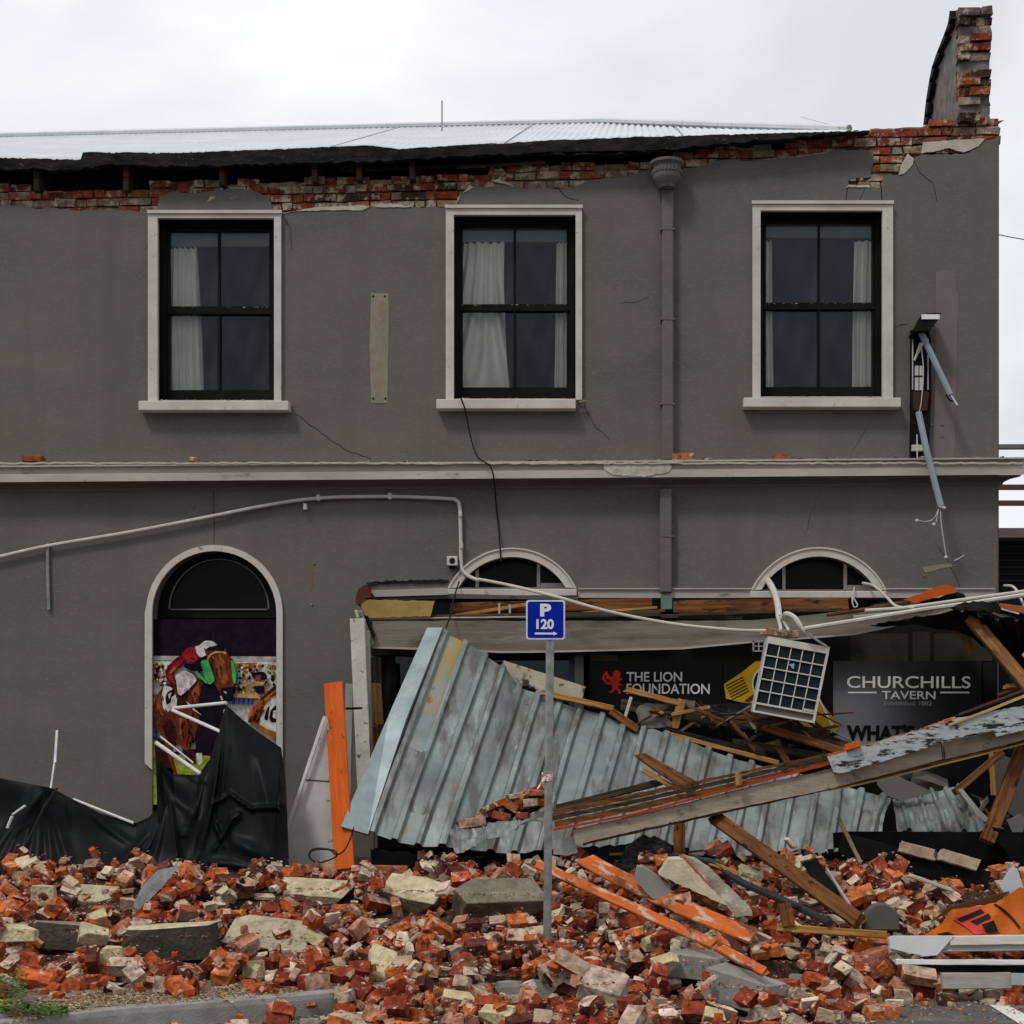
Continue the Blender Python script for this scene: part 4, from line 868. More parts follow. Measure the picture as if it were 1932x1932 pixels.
pp('blk', [(287,1168),(521,1168),(521,1540),(287,1540)], False); b.px([(287,1168),(521,1168),(521,1540),(287,1540)], yb+.001, yb+.012, col=col['blk'])
pp('gry', [(70,345),(1850,355),(1850,430),(70,410)]); pp('wht', [(70,420),(1850,432),(1850,1700),(70,1700)])
pp('tan', [(70,420),(240,450),(250,600),(120,560),(70,580)]); pp('dbr', [(80,470),(170,450),(200,540),(140,570)]); pp('org', [(1230,450),(1560,440),(1540,520),(1300,540)]); pp('yel', [(1260,700),(1500,760),(1540,900),(1240,880)])
pr = random.Random(3)
for i in range(120):
    x, y = pr.uniform(1240, 1800), pr.uniform(470, 880); r_ = pr.uniform(8, 34); pp(pr.choice(['org','wht','dbr','tan','blk','yel','wht','gry']), [(x+r_*math.cos(a)*pr.uniform(.6, 1.2), y+r_*math.sin(a)) for a in (0, 1, 2, 3, 4, 5)])
for i in range(40):
    x, y = pr.uniform(80, 330), pr.uniform(450, 900); r_ = pr.uniform(8, 32); pp(pr.choice(['org','wht','dbr','tan','yel','wht']), [(x+r_*math.cos(a), y+r_*math.sin(a)) for a in (0, 1, 2, 3, 4, 5)])
pp('blk', [(1480,590),(1640,560),(1700,640),(1640,690),(1500,660)]); pp('lbrn', [(1530,620),(1620,620),(1610,680),(1540,680)]); pp('yel', [(1490,740),(1560,705),(1670,720),(1650,760),(1510,770)]); pp('blk', [(1510,790),(1650,770),(1660,870),(1550,870)])
pp('yel', [(1220,880),(1600,900),(1600,950),(1200,930)]); 
for i in range(5): pp('blu', [(1195+i*66,950),(1232+i*66,950),(1232+i*66,1030),(1198+i*66,1025)])
pp('lim', [(70,1520),(140,1540),(140,2450),(70,2450)]); pp('lim', [(380,1750),(900,1720),(880,2100),(380,2100)])
pp('blu', [(80,1380),(130,1400),(130,1520),(80,1500)])
# second horse, right edge
pp('org', [(1850,760),(1720,850),(1580,960),(1500,1060),(1430,1200),(1430,1260),(1600,1380),(1850,1560)]); pp('dbr', [(1850,750),(1790,780),(1600,960),(1620,980),(1850,800)]); pp('lbrn', [(1500,1080),(1580,1000),(1600,1330),(1500,1280)])
pp('wht', [(1850,870),(1740,960),(1660,1080),(1580,1310),(1700,1380),(1850,1430)]); pp('blk', [(1700,1090),(1740,1040),(1720,1250),(1680,1260),(1660,1220)]); pp('blk', [(1800,1060),(1850,1040),(1850,1110),(1790,1120),(1780,1220),(1850,1240),(1850,1290),(1760,1290),(1730,1230),(1750,1120)])
# main horse body
pp('brn', [(250,760),(170,860),(110,1000),(80,1130),(90,1330),(240,1500),(460,1600),(640,1560),(800,1400),(900,1100),(980,900),(900,700),(620,640)])
pp('lbrn', [(130,980),(200,880),(200,1060),(280,1170),(160,1200)]); pp('blk', [(760,740),(1000,700),(1050,960),(1100,1040),(1090,1300),(1080,1480),(950,1760),(700,1750),(680,1450),(760,1240),(640,1060),(760,960)])
pp('lbrn', [(620,860),(740,700),(740,900),(680,1000)]); pp('brn', [(440,1220),(700,1250),(640,1560),(520,1640),(440,1500)]); pp('dbr', [(240,1240),(360,1240),(440,1480),(380,1640),(260,1500)]); pp('lbrn', [(460,1230),(510,1230),(490,1460),(455,1450)])
pp('brn', [(480,1540),(520,1470),(600,1560),(610,1640),(560,1720),(500,1700)]); pp('dbr', [(500,1680),(680,1660),(700,1880),(560,1850)]); pp('brn', [(240,1560),(320,1560),(400,1900),(440,2050),(380,2000)])
pp('dbr', [(150,1500),(240,1560),(360,1940),(160,1900)])
pp('wht', [(700,1720),(780,1720),(790,1850),(740,1900)]); pp('wht', [(240,760),(350,790),(410,900),(420,1000),(340,1100),(290,1150),(230,1090),(210,910)]); pp('blk', [(290,860),(390,800),(400,900),(350,930),(340,1010),(280,1040),(260,950)]); pp('wht', [(300,890),(350,860),(320,960)])
pp('dbr', [(420,900),(580,880),(560,1050),(440,1070)]); pp('wht', [(380,1010),(430,930),(420,1060),(370,1080)]); pp('wht', [(560,990),(620,1040),(780,1190),(620,1090)])
def streaks(n, poly, cols, ang, ln, wd):
    xs_, ys_ = [q[0] for q in poly], [q[1] for q in poly]; k = 0
    while k < n:
        x, y = pr.uniform(min(xs_), max(xs_)), pr.uniform(min(ys_), max(ys_)); ins = False
        for i in range(len(poly)):
            (x1_, y1_), (x2_, y2_) = poly[i], poly[i-1]
            if (y1_ > y) != (y2_ > y) and x < (x2_-x1_)*(y-y1_)/(y2_-y1_)+x1_: ins = not ins
        if not ins: continue
        k += 1; a_ = ang+pr.uniform(-.4, .4); l_, w_ = ln*pr.uniform(.4, 1), wd*pr.uniform(.4, 1); ca, sa = math.cos(a_), math.sin(a_)
        pp(pr.choice(cols), [(x+ca*l_*u_-sa*w_*v_, y+sa*l_*u_+ca*w_*v_) for u_, v_ in ((-1, 0), (-.4, -1), (.4, -.8), (1, 0), (.4, .9), (-.4, 1))])
streaks(24, [(250,800),(150,1000),(110,1200),(250,1450),(420,1500),(460,1100),(300,1100)], ['brn','lbrn','dbr','dbr','brn'], 1.3, 60, 12)
streaks(20, [(620,860),(760,720),(740,1040),(640,1060),(680,1400),(640,1560),(500,1600),(470,1250),(640,1240)], ['brn','dbr','lbrn','blk','dbr'], 1.5, 70, 12)
streaks(14, [(1450,1240),(1600,1010),(1850,800),(1850,860),(1650,1060),(1580,1300)], ['lbrn','org','brn','dbr'], 2.2, 70, 9)
# jockey
pp('wht', [(400,620),(530,550),(640,600),(710,690),(620,790),(540,860),(480,910),(440,880),(420,720)]); pp('gry', [(540,570),(640,600),(700,690),(600,650)])
pp('dred', [(500,300),(620,210),(780,220),(830,340),(780,430),(730,540),(560,500),(520,420)]); pp('red', [(490,320),(580,230),(700,215),(730,330),(700,420),(600,460),(530,400)]); pp('blk', [(540,430),(620,470),(740,380),(800,360),(860,420),(760,560),(640,560),(520,500)])
pp('dred', [(500,330),(420,370),(300,490),(260,590),(290,700),(370,770),(410,760),(340,620),(400,520),(520,430)]); pp('red', [(510,370),(400,450),(300,570),(300,640),(390,750),(410,740),(350,620),(380,560),(510,440)]); streaks(18, [(500,320),(600,220),(720,220),(740,420),(560,480)], ['dred','red','dred','blk'], 1.0, 60, 9); streaks(8, [(430,640),(540,560),(700,690),(560,830),(450,860)], ['gry','gry','wht'], 1.1, 60, 10); pp('org', [(310,570),(400,500),(420,520),(330,610)])
pp('wht', [(680,210),(740,200),(820,130),(900,130),(960,170),(975,200),(880,220),(830,250),(850,330),(760,370),(710,320)]); pp('blk', [(860,230),(960,205),(1060,250),(1000,290),(880,290)])
# horse's head
pp('brn', [(800,220),(870,280),(960,270),(1080,290),(1110,230),(1130,300),(1180,400),(1220,560),(1240,760),(1200,960),(1120,980),(1040,880),(960,740),(900,560),(860,400)])
pp('lbrn', [(970,330),(1060,310),(1100,420),(1120,560),(1160,680),(1080,760),(1010,620),(970,500)]); pp('dbr', [(870,400),(930,440),(960,600),(1000,740),(940,700),(890,560)]); pp('blk', [(905,330),(960,330),(950,430),(910,420)]); pp('lbrn', [(915,350),(955,350),(945,410)])
pp('blk', [(1040,800),(1200,790),(1240,760),(1210,950),(1130,990),(1060,930)]); pp('gry', [(1085,840),(1125,850),(1130,880),(1095,870)]); pp('tan', [(1035,910),(1060,915),(1080,970),(1055,975)])
streaks(12, [(960,330),(1080,310),(1180,420),(1220,560),(1210,760),(1060,760),(960,560)], ['brn','lbrn','dbr','brn','org'], 1.4, 70, 9)
pp('blk', [(1040,800),(1200,790),(1240,760),(1210,950),(1130,990),(1060,930)]); pp('gry', [(1085,840),(1125,850),(1130,880),(1095,870)])
pp('yel', [(850,400),(880,330),(970,280),(1080,282),(1125,300),(1115,325),(1070,303),(975,302),(895,345),(868,410)])
pp('grn', [(755,420),(860,390),(900,500),(970,690),(880,760),(820,640)]); pp('grn', [(700,550),(760,620),(850,700),(860,750),(740,650),(690,580)]); pp('grn', [(1190,400),(1230,450),(1265,620),(1250,750),(1215,700),(1205,560)])
pp('wht', [(1080,1120),(1130,1070),(1270,1190),(1170,1350),(1110,1290)])
b.build('racing_poster', PRINT, None, label='printed poster of a jockey in red on a brown racehorse filling the arched window', cat='poster', recalc=False)

# --- canopy remains against the wall
cn = empty('canopy_remains', P(900,1500,-.5), 'wrecked street canopy frame still clinging to the tavern wall above the shopfront', 'canopy')
ob = woodm('ochre_ply', (.42,.29,.10), (.26,.15,.05), (.018,.012,.008), .5, scale=1.2); ob2 = mat('burnt_ply', (.42,.30,.11), (.25,.16,.05), scale=3, c3=(.012,.009,.006), s3=1.5, t3=.50, w3=.12, bump=.2)
pboard('soffit_panel', [(676,1131),(820,1134),(812,1163),(692,1166)], -.55, .02, ob2, parent=cn, jg=1)
pboard('top_flashing', [(691,1098),(760,1095),(846,1094),(846,1099),(740,1100),(693,1104)], -.45, .05, DARK, parent=cn, jg=2, st=7)
pboard('grey_flashing', [(696,1114),(842,1109),(846,1122),(708,1126)], -.46, .03, gmat('grey_flashing', (.36,.35,.33)), parent=cn)
pboard('grey_flashing', [(706,1126),(846,1120),(1090,1126),(1090,1131),(846,1129),(712,1134)], -.42, .02, gmat('dark_flashing', (.10,.098,.09)), parent=cn)
pboard('upper_panel', [(698,1101),(845,1099),(842,1111),(697,1114)], -.43, .01, gmat('olive_flashing', (.16,.15,.12)), parent=cn)
pboard('rotten_end', [(671,1128),(676,1112),(688,1103),(694,1104),(700,1127),(686,1133),(675,1142),(671,1138)], -.56, .25, gmat('rust_red', (.09,.03,.02)), parent=cn, jg=2, st=6)
plank('ledger', (690,1170,-.5), (1245,1158,-.45), 12, .06, WD, cn, seed=3); plank('ledger', (850,1149,-.3), (1230,1140,-.3), 22, .05, WB, cn, seed=4); plank('ledger', (1270,1146,-.3), (1600,1140,-.3), 24, .05, WB, cn, seed=5)
plank('ledger', (690,1168,-.53), (1000,1164,-.5), 3, .02, gmat('pale_edge', (.40,.36,.31)), cn, seed=6)
plank('lath', (855,1163,-.42), (1010,1138,-.4), 7, .02, WY, cn, seed=7, split=.05); plank('lath', (930,1170,-.44), (1255,1152,-.4), 6, .02, WB, cn, seed=8); plank('lath', (1030,1162,-.43), (1240,1146,-.42), 5, .02, WY, cn, seed=9)
plank('lath', (1280,1160,-.43), (1590,1150,-.42), 6, .02, WD, cn, seed=10); plank('lath', (1100,1158,-.38), (1400,1166,-.4), 7, .02, WD, cn, seed=11)
for u, v in ((942,1146),(962,1148)): plank('hanger_strap', (u,v-8,-.47), (u,v+20,-.47), 4, .01, gmat('zinc_strap', (.42,.41,.38)), cn)
beam_t = [(703,1172),(900,1171),(1240,1172),(1420,1170),(1530,1160),(1640,1147),(1800,1130)]; beam_b = [(1819,1143),(1738,1168),(1675,1184),(1612,1197),(1539,1203),(1427,1211),(1287,1224),(1044,1230),(947,1231),(831,1226),(700,1222)]
pboard('fascia_beam', beam_t+beam_b, -.62, .05, mat('weathered_beam', (.24,.215,.18), (.13,.112,.092), scale=1.4, stretch=(.5,1,7), c3=(.055,.047,.04), s3=2.4, t3=.52, w3=.2, st3=(.5,1,3), bump=.5, c4=(.38,.34,.30), s4=9, t4=.66, bscale=30), parent=cn, jg=.8, st=25)
lip = [(u, v) for u, v in beam_b]; pboard('beam_lip', [(u, v-2.5) for u, v in lip]+[(u, v+1) for u, v in lip[::-1]], -.64, .02, gmat('pale_lip', (.40,.37,.33)), parent=cn)
po = plank('end_post', (675,1168,-.75), (690,1500,-.9), 28, .10, mat('flaking_white_post', (.56,.53,.48), (.42,.39,.35), scale=5, c3=(.10,.09,.08), s3=16, t3=.61, w3=.05, bump=.5, bscale=30), cn, seed=12)
plank('post_lining', (694,1190,-.72), (703,1505,-.86), 7, .06, gmat('grey_lining', (.40,.38,.35)), cn, seed=13)
plank('post_lining', (709,1240,-.55), (711,1290,-.55), 20, .05, WD, cn, seed=14); plank('post_lining', (709,1287,-.56), (714,1371,-.56), 20, .05, WY, cn, seed=15, split=.03); plank('post_lining', (706,1370,-.6), (716,1480,-.6), 16, .04, WB, cn, seed=16, split=.04)
plank('splintered_end', (676,1150,-.7), (702,1222,-.7), 12, .03, WG, cn, seed=17, split=.05); plank('splintered_end', (671,1150,-.74), (690,1215,-.72), 6, .02, gmat('split_white', (.45,.42,.38)), cn, seed=18, split=.04)
plank('splintered_end', (690,1160,-.66), (706,1206,-.66), 8, .02, DARK, cn, seed=19, split=.05); plank('splintered_end', (659,1172,-.75), (682,1166,-.75), 5, .03, DARK, cn, seed=20)
plank('back_stud', (660,1290,-.4), (655,1500,-.4), 15, .03, gmat('grey_stud', (.36,.34,.31)), cn, seed=21)
# dark inside junk: loose boards hanging behind the fallen roof
def junk(*a, **k): return plank(*a, cat='timber', **k)
junk('roof_batten', (1170,1330,-.5), (1570,1390,-.7), 22, .05, WD, label='dark board sagging below the lion sign', seed=30, split=.06)
junk('roof_batten', (1205,1350,-.45), (1480,1345,-.5), 38, .03, DARK, label='wide dark board lying flat under the yellow sign', seed=31, split=.08)
junk('roof_batten', (1260,1385,-.8), (1470,1440,-.9), 9, .04, WY, label='yellowish batten slanting just above the galvanised roof edge', seed=32, split=.05)
junk('roof_batten', (1250,1380,-.7), (1450,1425,-.8), 16, .04, DARK, label='black batten above the middle of the galvanised roof edge', seed=33, split=.05)
junk('roof_batten', (1395,1342,-.5), (1700,1452,-.9), 30, .05, WD, label='broad dark brown board sloping down below the air conditioner', seed=34, split=.08)
junk('roof_batten', (1440,1372,-.7), (1660,1440,-1.1), 16, .04, WB, label='brown batten sloping towards the peeling white board', seed=35, split=.08)
junk('roof_batten', (1380,1400,-.55), (1640,1442,-.9), 14, .04, WD, label='lower dark batten under the air conditioner', seed=45, split=.08)
junk('roof_batten', (1420,1420,-.55), (1480,1402,-.6), 20, .03, WY, label='torn ochre board scrap among the dark boards under the air conditioner', seed=46, split=.1)
junk('roof_batten', (1400,1380,-.7), (1418,1410,-.7), 6, .02, WY, label='little splintered stick upright in the dark debris', seed=36, split=.04)
junk('roof_batten', (1248,1368,-.55), (1252,1376,-.5), 60, .02, DARK, label='black sheet fallen behind the grey plaster panel', seed=37)
junk('roof_batten', (1468,1410,-.7), (1500,1460,-.8), 12, .03, WB, label='short brown stub behind the long fallen fascia', seed=38, split=.05)
junk('roof_batten', (1222,1382,-.8), (1262,1390,-.8), 11, .02, gmat('ochre_label', (.36,.27,.09)), label='small ochre strip on the dark debris under the lion sign', seed=39)
pr = random.Random(17)
for (n_, u0, u1, v0, v1, ya, yb_, lab, grp) in ((64, 1215, 1600, 1335, 1440, -.35, -.85, 'dark splintered batten in the tangle under the air conditioner', 'splintered battens under the air conditioner'),
        (16, 1850, 1950, 1410, 1560, -.5, -1.2, 'dark broken stick in the shadow behind the thick orange brown strut', 'broken sticks behind the right-hand struts'), (12, 1180, 1560, 1600, 1640, -2.3, -2.7, 'black splinter in the shadow just below the galvanised roofing', 'black splinters below the roofing')):
    for i in range(n_):
        u, v, y_, ln, an = pr.uniform(u0, u1), pr.uniform(v0, v1), pr.uniform(ya, yb_), pr.uniform(25, 95), pr.gauss(.22, .5)
        if u0 == 1215: v = lerp(1340, 1345+(u-1215)*.24, pr.random())
        if u0 == 1850: ln = pr.uniform(15, 60); an = pr.uniform(-1.5, 1.5)
        if u0 == 1180: an = pr.gauss(0, .35); ln *= .6
        plank('splinter', (u-ln*math.cos(an)/2, v-ln*math.sin(an)/2, y_), (u+ln*math.cos(an)/2, v+ln*math.sin(an)/2, y_-.05), pr.uniform(2, 8), .02, pr.choice([DARK, WD, DARK, WB, WD, WG, WY, WB]), label=lab, cat='timber', group=grp, seed=i+200, split=.08, n=4)
fr = empty('broken_window_frame', P(1230,1370,-.6), 'splintered orange timber frame holding a grey plaster sheet below the lion sign', 'window frame')
plank('top_rail', (1178,1300,-.6), (1284,1328,-.6), 11, .04, WY, fr, seed=40, split=.05); plank('side_rail', (1287,1318,-.6), (1272,1374,-.6), 16, .04, WY, fr, seed=41, split=.04)
pboard('plaster_sheet', [(1206,1331),(1222,1326),(1262,1330),(1266,1372),(1210,1374),(1199,1342)], -.56, .015, gmat('dull_plaster', (.24,.225,.21)), parent=fr, jg=1)
pboard('torn_lining', [(1222,1316),(1312,1322),(1310,1336),(1290,1330),(1262,1330)], -.57, .01, gmat('dull_lining', (.17,.155,.14)), parent=fr, jg=1.5)
plank('white_stay', (1191,1315,-.65), (1180,1352,-.65), 6, .02, PVC, fr)
# --- galvanised canopy roof
def ribsheet(name, top, bot, ribs, label, m=GALV, hgt=.046, rows=22, bulge=0, parent=None, dent=.017, rw=.016, seed=0, stain=None, **kw):
    N = 260; ts = sorted(set([i/N for i in range(N+1)]+[t for r_ in ribs for t in (r_-rw, r_-rw*.5, r_+rw*.5, r_+rw) if 0 < t < 1])); b = MB(); g = []
    A = [Vector(P(*along(top, t))) for t in ts]; B = [Vector(P(*along(bot, t))) for t in ts]
    for i in range(rows+1):
        s = i/rows; row = []
        for j, t in enumerate(ts):
            p = A[j].lerp(B[j], s); du = (A[min(j+1, len(ts)-1)]-A[max(j-1, 0)]).lerp(B[min(j+1, len(ts)-1)]-B[max(j-1, 0)], s); n = du.cross(B[j]-A[j]).normalized()
            if n.y > 0: n = -n
            h = 0
            for r_ in ribs:
                d = abs(t-r_)
                if d < rw*.5: h = hgt
                elif d < rw: h = hgt*(rw-d)/(rw*.5)
            wob = noise.noise(Vector((t*5+seed, s*3, 2)))*dent*3+noise.noise(Vector((t*22+seed, s*7, 5)))*dent
            row.append(p+n*(h+wob+bulge*math.sin(s*math.pi)))
        g.append(row)
    b.grid(g)
    if stain: b.m = [stain((ts[k % (len(ts)-1)]+ts[k % (len(ts)-1)+1])/2, (k//(len(ts)-1)+.5)/rows) for k in range(len(b.f))]
    o = b.build(name, m, parent, recalc=False, smooth=False, label=label, **kw); md = o.modifiers.new('thickness', 'SOLIDIFY'); md.thickness = .003; return o
top = [(831,1190,-.75),(861,1206,-.78),(896,1227,-.8),(926,1246,-.8),(957,1268,-.85),(982,1299,-.85),(1020,1310,-.88),(1050,1325,-.9),(1087,1336,-.9),(1128,1346,-.95),(1160,1360,-.98),(1198,1380,-1),(1233,1378,-1),(1271,1392,-1),(1310,1404,-1.05),(1348,1418,-1.1),(1387,1429,-1.1),(1427,1441,-1.15),(1480,1455,-1.2),(1560,1472,-1.25),(1614,1488,-1.3),(1682,1506,-1.3)]
bot = [(690,1571,-2.2),(712,1577,-2.2),(750,1591,-2.2),(790,1600,-2.2),(838,1601,-2.2),(880,1603,-2.15),(930,1606,-2.1),(1000,1610,-2.1),(1060,1612,-2.1),(1150,1612,-2.0),(1240,1612,-2.0),(1330,1612,-1.95),(1420,1612,-1.9),(1500,1612,-1.9),(1574,1612,-1.85),(1640,1590,-1.8),(1664,1575,-1.8)]
rf = empty('fallen_canopy_roof', P(1150,1612,-2.1), 'large fallen sheet of ribbed galvanised roofing with an ochre rust stain', 'metal roof')
kG = dict(scale=2.2, rough=.55, bump=.2, bscale=30)
OC1 = mat('ochre_corrosion', (.26,.30,.29), (.20,.21,.17), c3=(.33,.22,.06), s3=3, t3=.42, w3=.18, st3=(3,1,1), c4=(.26,.10,.03), s4=6, t4=.58, st4=(2,1,1), **kG)
OC2 = mat('faint_corrosion', (.27,.32,.325), (.16,.185,.18), c3=(.28,.19,.06), s3=4, t3=.56, w3=.2, st3=(4,1,1), c4=(.14,.06,.03), s4=7, t4=.68, **kG)
def stainf(t, s):
    if .022 < t < .052 and s < .40: return 1
    if .016 < t < .058 and s < .58: return 2
    if .06 < t < .1 and s > .85: return 2
    return 0
o = ribsheet('roof_sheet', top, bot, [.012+.0462*k for k in range(0, 22)], None, m=[GALV, OC1, OC2], rw=.0085, parent=rf, bulge=.05, seed=3, stain=stainf)
b = MB(); q = [(807,1182,-.78),(831,1181,-.78),(690,1573,-2.27),(672,1573,-2.27),(643,1562,-2.3),(645,1556,-2.3)]
b.add([P(*t) for t in [(806,1184,-.86),(835,1184,-.86),(765,1360,-1.60),(694,1574,-2.28),(643,1559,-2.32),(735,1345,-1.5)]]+[P(*t)+Vector((0,.06,-.02)) for t in [(806,1184,-.86),(835,1184,-.86),(765,1360,-1.60),(694,1574,-2.28),(643,1559,-2.32),(735,1345,-1.5)]],
      [[0,1,2,5],[5,2,3,4],[6,11,8,7],[11,10,9,8]]+[[i, (i+1) % 6, (i+1) % 6+6, i+6] for i in range(6)]); b.build('barge_flashing', mat('bright_galvanised', (.31,.37,.38), (.20,.245,.25), scale=4, rough=.4, metal=.3, bump=.1, c3=(.22,.25,.26), s3=12, t3=.64), rf)
tail = ribsheet('fallen_roof_sheet', [(1684,1508,-1.5),(1737,1504,-1.5),(1770,1492,-1.5),(1805,1483,-1.5),(1820,1492,-1.55)], [(1694,1572,-2.1),(1740,1572,-2.1),(1800,1574,-2.1),(1840,1574,-2.1),(1868,1573,-2.1)], [.12,.36,.55,.72,.9], 'smaller bent piece of ribbed roofing fanning out behind the orange struts', rows=10, rw=.03, hgt=.03, cat='metal roof', seed=9)
flap = ribsheet('bent_flashing', [(848,1566,-2.62),(930,1552,-2.62),(1010,1534,-2.62),(1045,1520,-2.62)], [(858,1610,-2.85),(900,1595,-2.85),(980,1562,-2.8),(1045,1534,-2.7)], [.32,.66], 'torn strip of galvanised roofing folded down beside the sign post', rows=6, rw=.012, hgt=.012, cat='metal flashing', seed=4)
# small bricks lying on the torn strip
for i, (u, v, w_, h_, c) in enumerate(((893,1552,52,18,(.42,.26,.20)),(945,1540,36,14,(.38,.10,.05)),(925,1524,34,12,(.33,.08,.045)),(962,1520,28,14,(.42,.13,.06)),(985,1538,24,12,(.26,.07,.05)),(1002,1514,26,14,(.50,.42,.34)),(1012,1496,24,11,(.45,.17,.09)),(968,1503,26,9,(.50,.44,.36)))):
    looseb(u, v+h_/2, -2.62, w_, h_, c, ['long mortar coated brick at the left end of the torn roofing strip','red half brick in the middle of the torn roofing strip','dark red brick leaning behind the long mortar coated one on the torn strip','orange chip on top of the bricks on the torn strip','small brown brick low on the torn roofing strip near the post','pale mortar lump on the torn strip beside the sign post','upper brick chip against the sign post above the torn strip','pale slab topping the small pile on the torn roofing strip'][i], [-8,12,-25,30,8,-6,4,-10][i])
pr = random.Random(31)
for i in range(22):
    u = pr.uniform(905, 1022); v = lerp(1556-(u-860)*.2, 1556-(u-860)*.42, pr.random()); c_ = pick(pr)
    o = looseb(u, v, -2.55+pr.uniform(-.04, .04), pr.uniform(12, 30), pr.uniform(8, 14), c_, 'small brick fragment in the pocket of the torn roofing strip by the post', pr.uniform(-35, 35), 'brick_fragment'); o['group'] = 'brick fragments in the torn roofing strip'
pboard('mortar_mass', [(858,1552),(905,1538),(950,1515),(1000,1500),(1030,1498),(1035,1526),(950,1548),(870,1566)], -2.52, .12, DUST, 'brown mortar dust packed behind the torn roofing strip', 'mortar', jg=3, kind='stuff')
# --- long fallen fascia with gutter boards
ff = empty('fallen_fascia', P(1100,1600,-2.9), 'long fallen canopy fascia sloping up to the right across the galvanised roofing', 'fascia beam')
FY0, FY1 = -3.0, -2.4
def fy(u): return lerp(FY0, FY1, (u-1040)/900)
def strip(name, tl, bl, th, m, dy=0, **k):
    """long board between polylines tl (upper edge) and bl (lower edge)"""
    b = MB(); n = 60; vs = []
    a = [along(tl, i/n) for i in range(n+1)]; c = [along(bl, i/n) for i in range(n+1)]; pr = random.Random(len(name)+int(tl[0][0])); kk = k.pop('j', .7)
    fr_ = [[P(u, v+pr.uniform(-kk, kk), fy(u)+dy) for u, v in q] for q in (a, c)]; g = [fr_[0], fr_[1]]
    vs = fr_[0]+fr_[1]+[p+Vector((0, th, 0)) for p in fr_[0]]+[p+Vector((0, th, 0)) for p in fr_[1]]; N = n+1; fs = []
    for i in range(n): fs += [[i, i+1, N+i+1, N+i], [2*N+i, 3*N+i, 3*N+i+1, 2*N+i+1], [i, 2*N+i, 2*N+i+1, i+1], [N+i, N+i+1, 3*N+i+1, 3*N+i]]
    fs += [[0, N, 3*N, 2*N], [n, 2*N+n, 3*N+n, N+n]]; b.add(vs, fs); return b.build(name, m, ff, **k)
FB = mat('fascia_board_pale', (.43,.37,.295), (.25,.205,.16), scale=2.2, stretch=(1,1,3.5), c3=(.09,.07,.055), s3=5, t3=.56, w3=.15, st3=(1.5,1,2.5), bump=.5, bscale=30)
strip('fascia_board', [(1081,1566),(1200,1539),(1417,1485),(1563,1452),(1660,1430),(1775,1402)], [(1086,1594),(1220,1560),(1417,1519),(1560,1490),(1660,1464),(1778,1432)], .10, FB)
strip('fascia_board', [(1781,1400),(1857,1384),(1990,1352)], [(1784,1432),(1857,1415),(1990,1382)], .09, FB, dy=.03)
strip('board_edge', [(1100,1592),(1417,1520),(1660,1466),(1857,1417),(1990,1383)], [(1100,1595),(1417,1523),(1660,1470),(1857,1421),(1990,1387)], .14, WB, dy=.02)
strip('yellow_edge', [(1566,1491),(1660,1470),(1857,1421),(1990,1387)], [(1566,1493.5),(1660,1473),(1857,1424),(1990,1390)], .05, gmat('yellow_edge', (.33,.25,.06)), dy=-.005, j=.2)
strip('red_bead', [(1043,1564),(1200,1534),(1417,1476),(1566,1438)], [(1043,1568),(1200,1538),(1417,1481),(1566,1443)], .06, gmat('red_bead_paint', (.40,.055,.014)), dy=-.03, j=.3)
strip('gutter_board', [(1046,1550),(1200,1518),(1417,1469),(1566,1434)], [(1046,1561),(1200,1530),(1417,1478),(1566,1441)], .05, WB, dy=-.0)
strip('gutter_board', [(1042,1540),(1200,1508),(1417,1459),(1562,1428)], [(1042,1549),(1200,1516),(1417,1467),(1562,1433)], .06, WD, dy=.05)
strip('gutter_board', [(1044,1528),(1200,1497),(1417,1452),(1562,1422)], [(1044,1539),(1200,1506),(1417,1457),(1562,1427)], .06, WB, dy=.12)
strip('peeling_board', [(1561,1428),(1640,1405),(1720,1382),(1800,1357),(1870,1342),(1990,1322)], [(1575,1462),(1640,1444),(1720,1420),(1780,1398),(1870,1378),(1990,1346)], .03, WP, dy=-.09, j=1.6)
strip('orange_strip', [(1563,1423),(1660,1398),(1740,1374),(1803,1352)], [(1563,1428),(1660,1404),(1740,1381),(1803,1358)], .05, WOS, dy=-.05, j=1.2)
strip('dark_gutter', [(1800,1352),(1870,1330),(1990,1292)], [(1800,1392),(1870,1372),(1990,1340)], .08, DARK, dy=-.04)
strip('yellow_lath', [(1790,1366),(1870,1336),(1990,1288)], [(1790,1370),(1870,1341),(1990,1293)], .03, gmat('honey_edge', (.55,.36,.14)), dy=-.11, j=.3)
strip('purple_lath', [(1810,1346),(1990,1278)], [(1810,1350),(1990,1283)], .03, gmat('maroon_edge', (.10,.04,.045)), dy=-.08, j=.3)
strip('peeling_board', [(1875,1378),(1990,1350)], [(1880,1390),(1990,1364)], .03, WP, dy=-.12)
plank('clamp_block', (1392,1457,-2.84), (1394,1481,-2.84), 12, .05, WY, ff)
plank('loose_tile_end', (1592,1412,-2.72), (1622,1404,-2.72), 12, .06, WO, ff, split=.02)
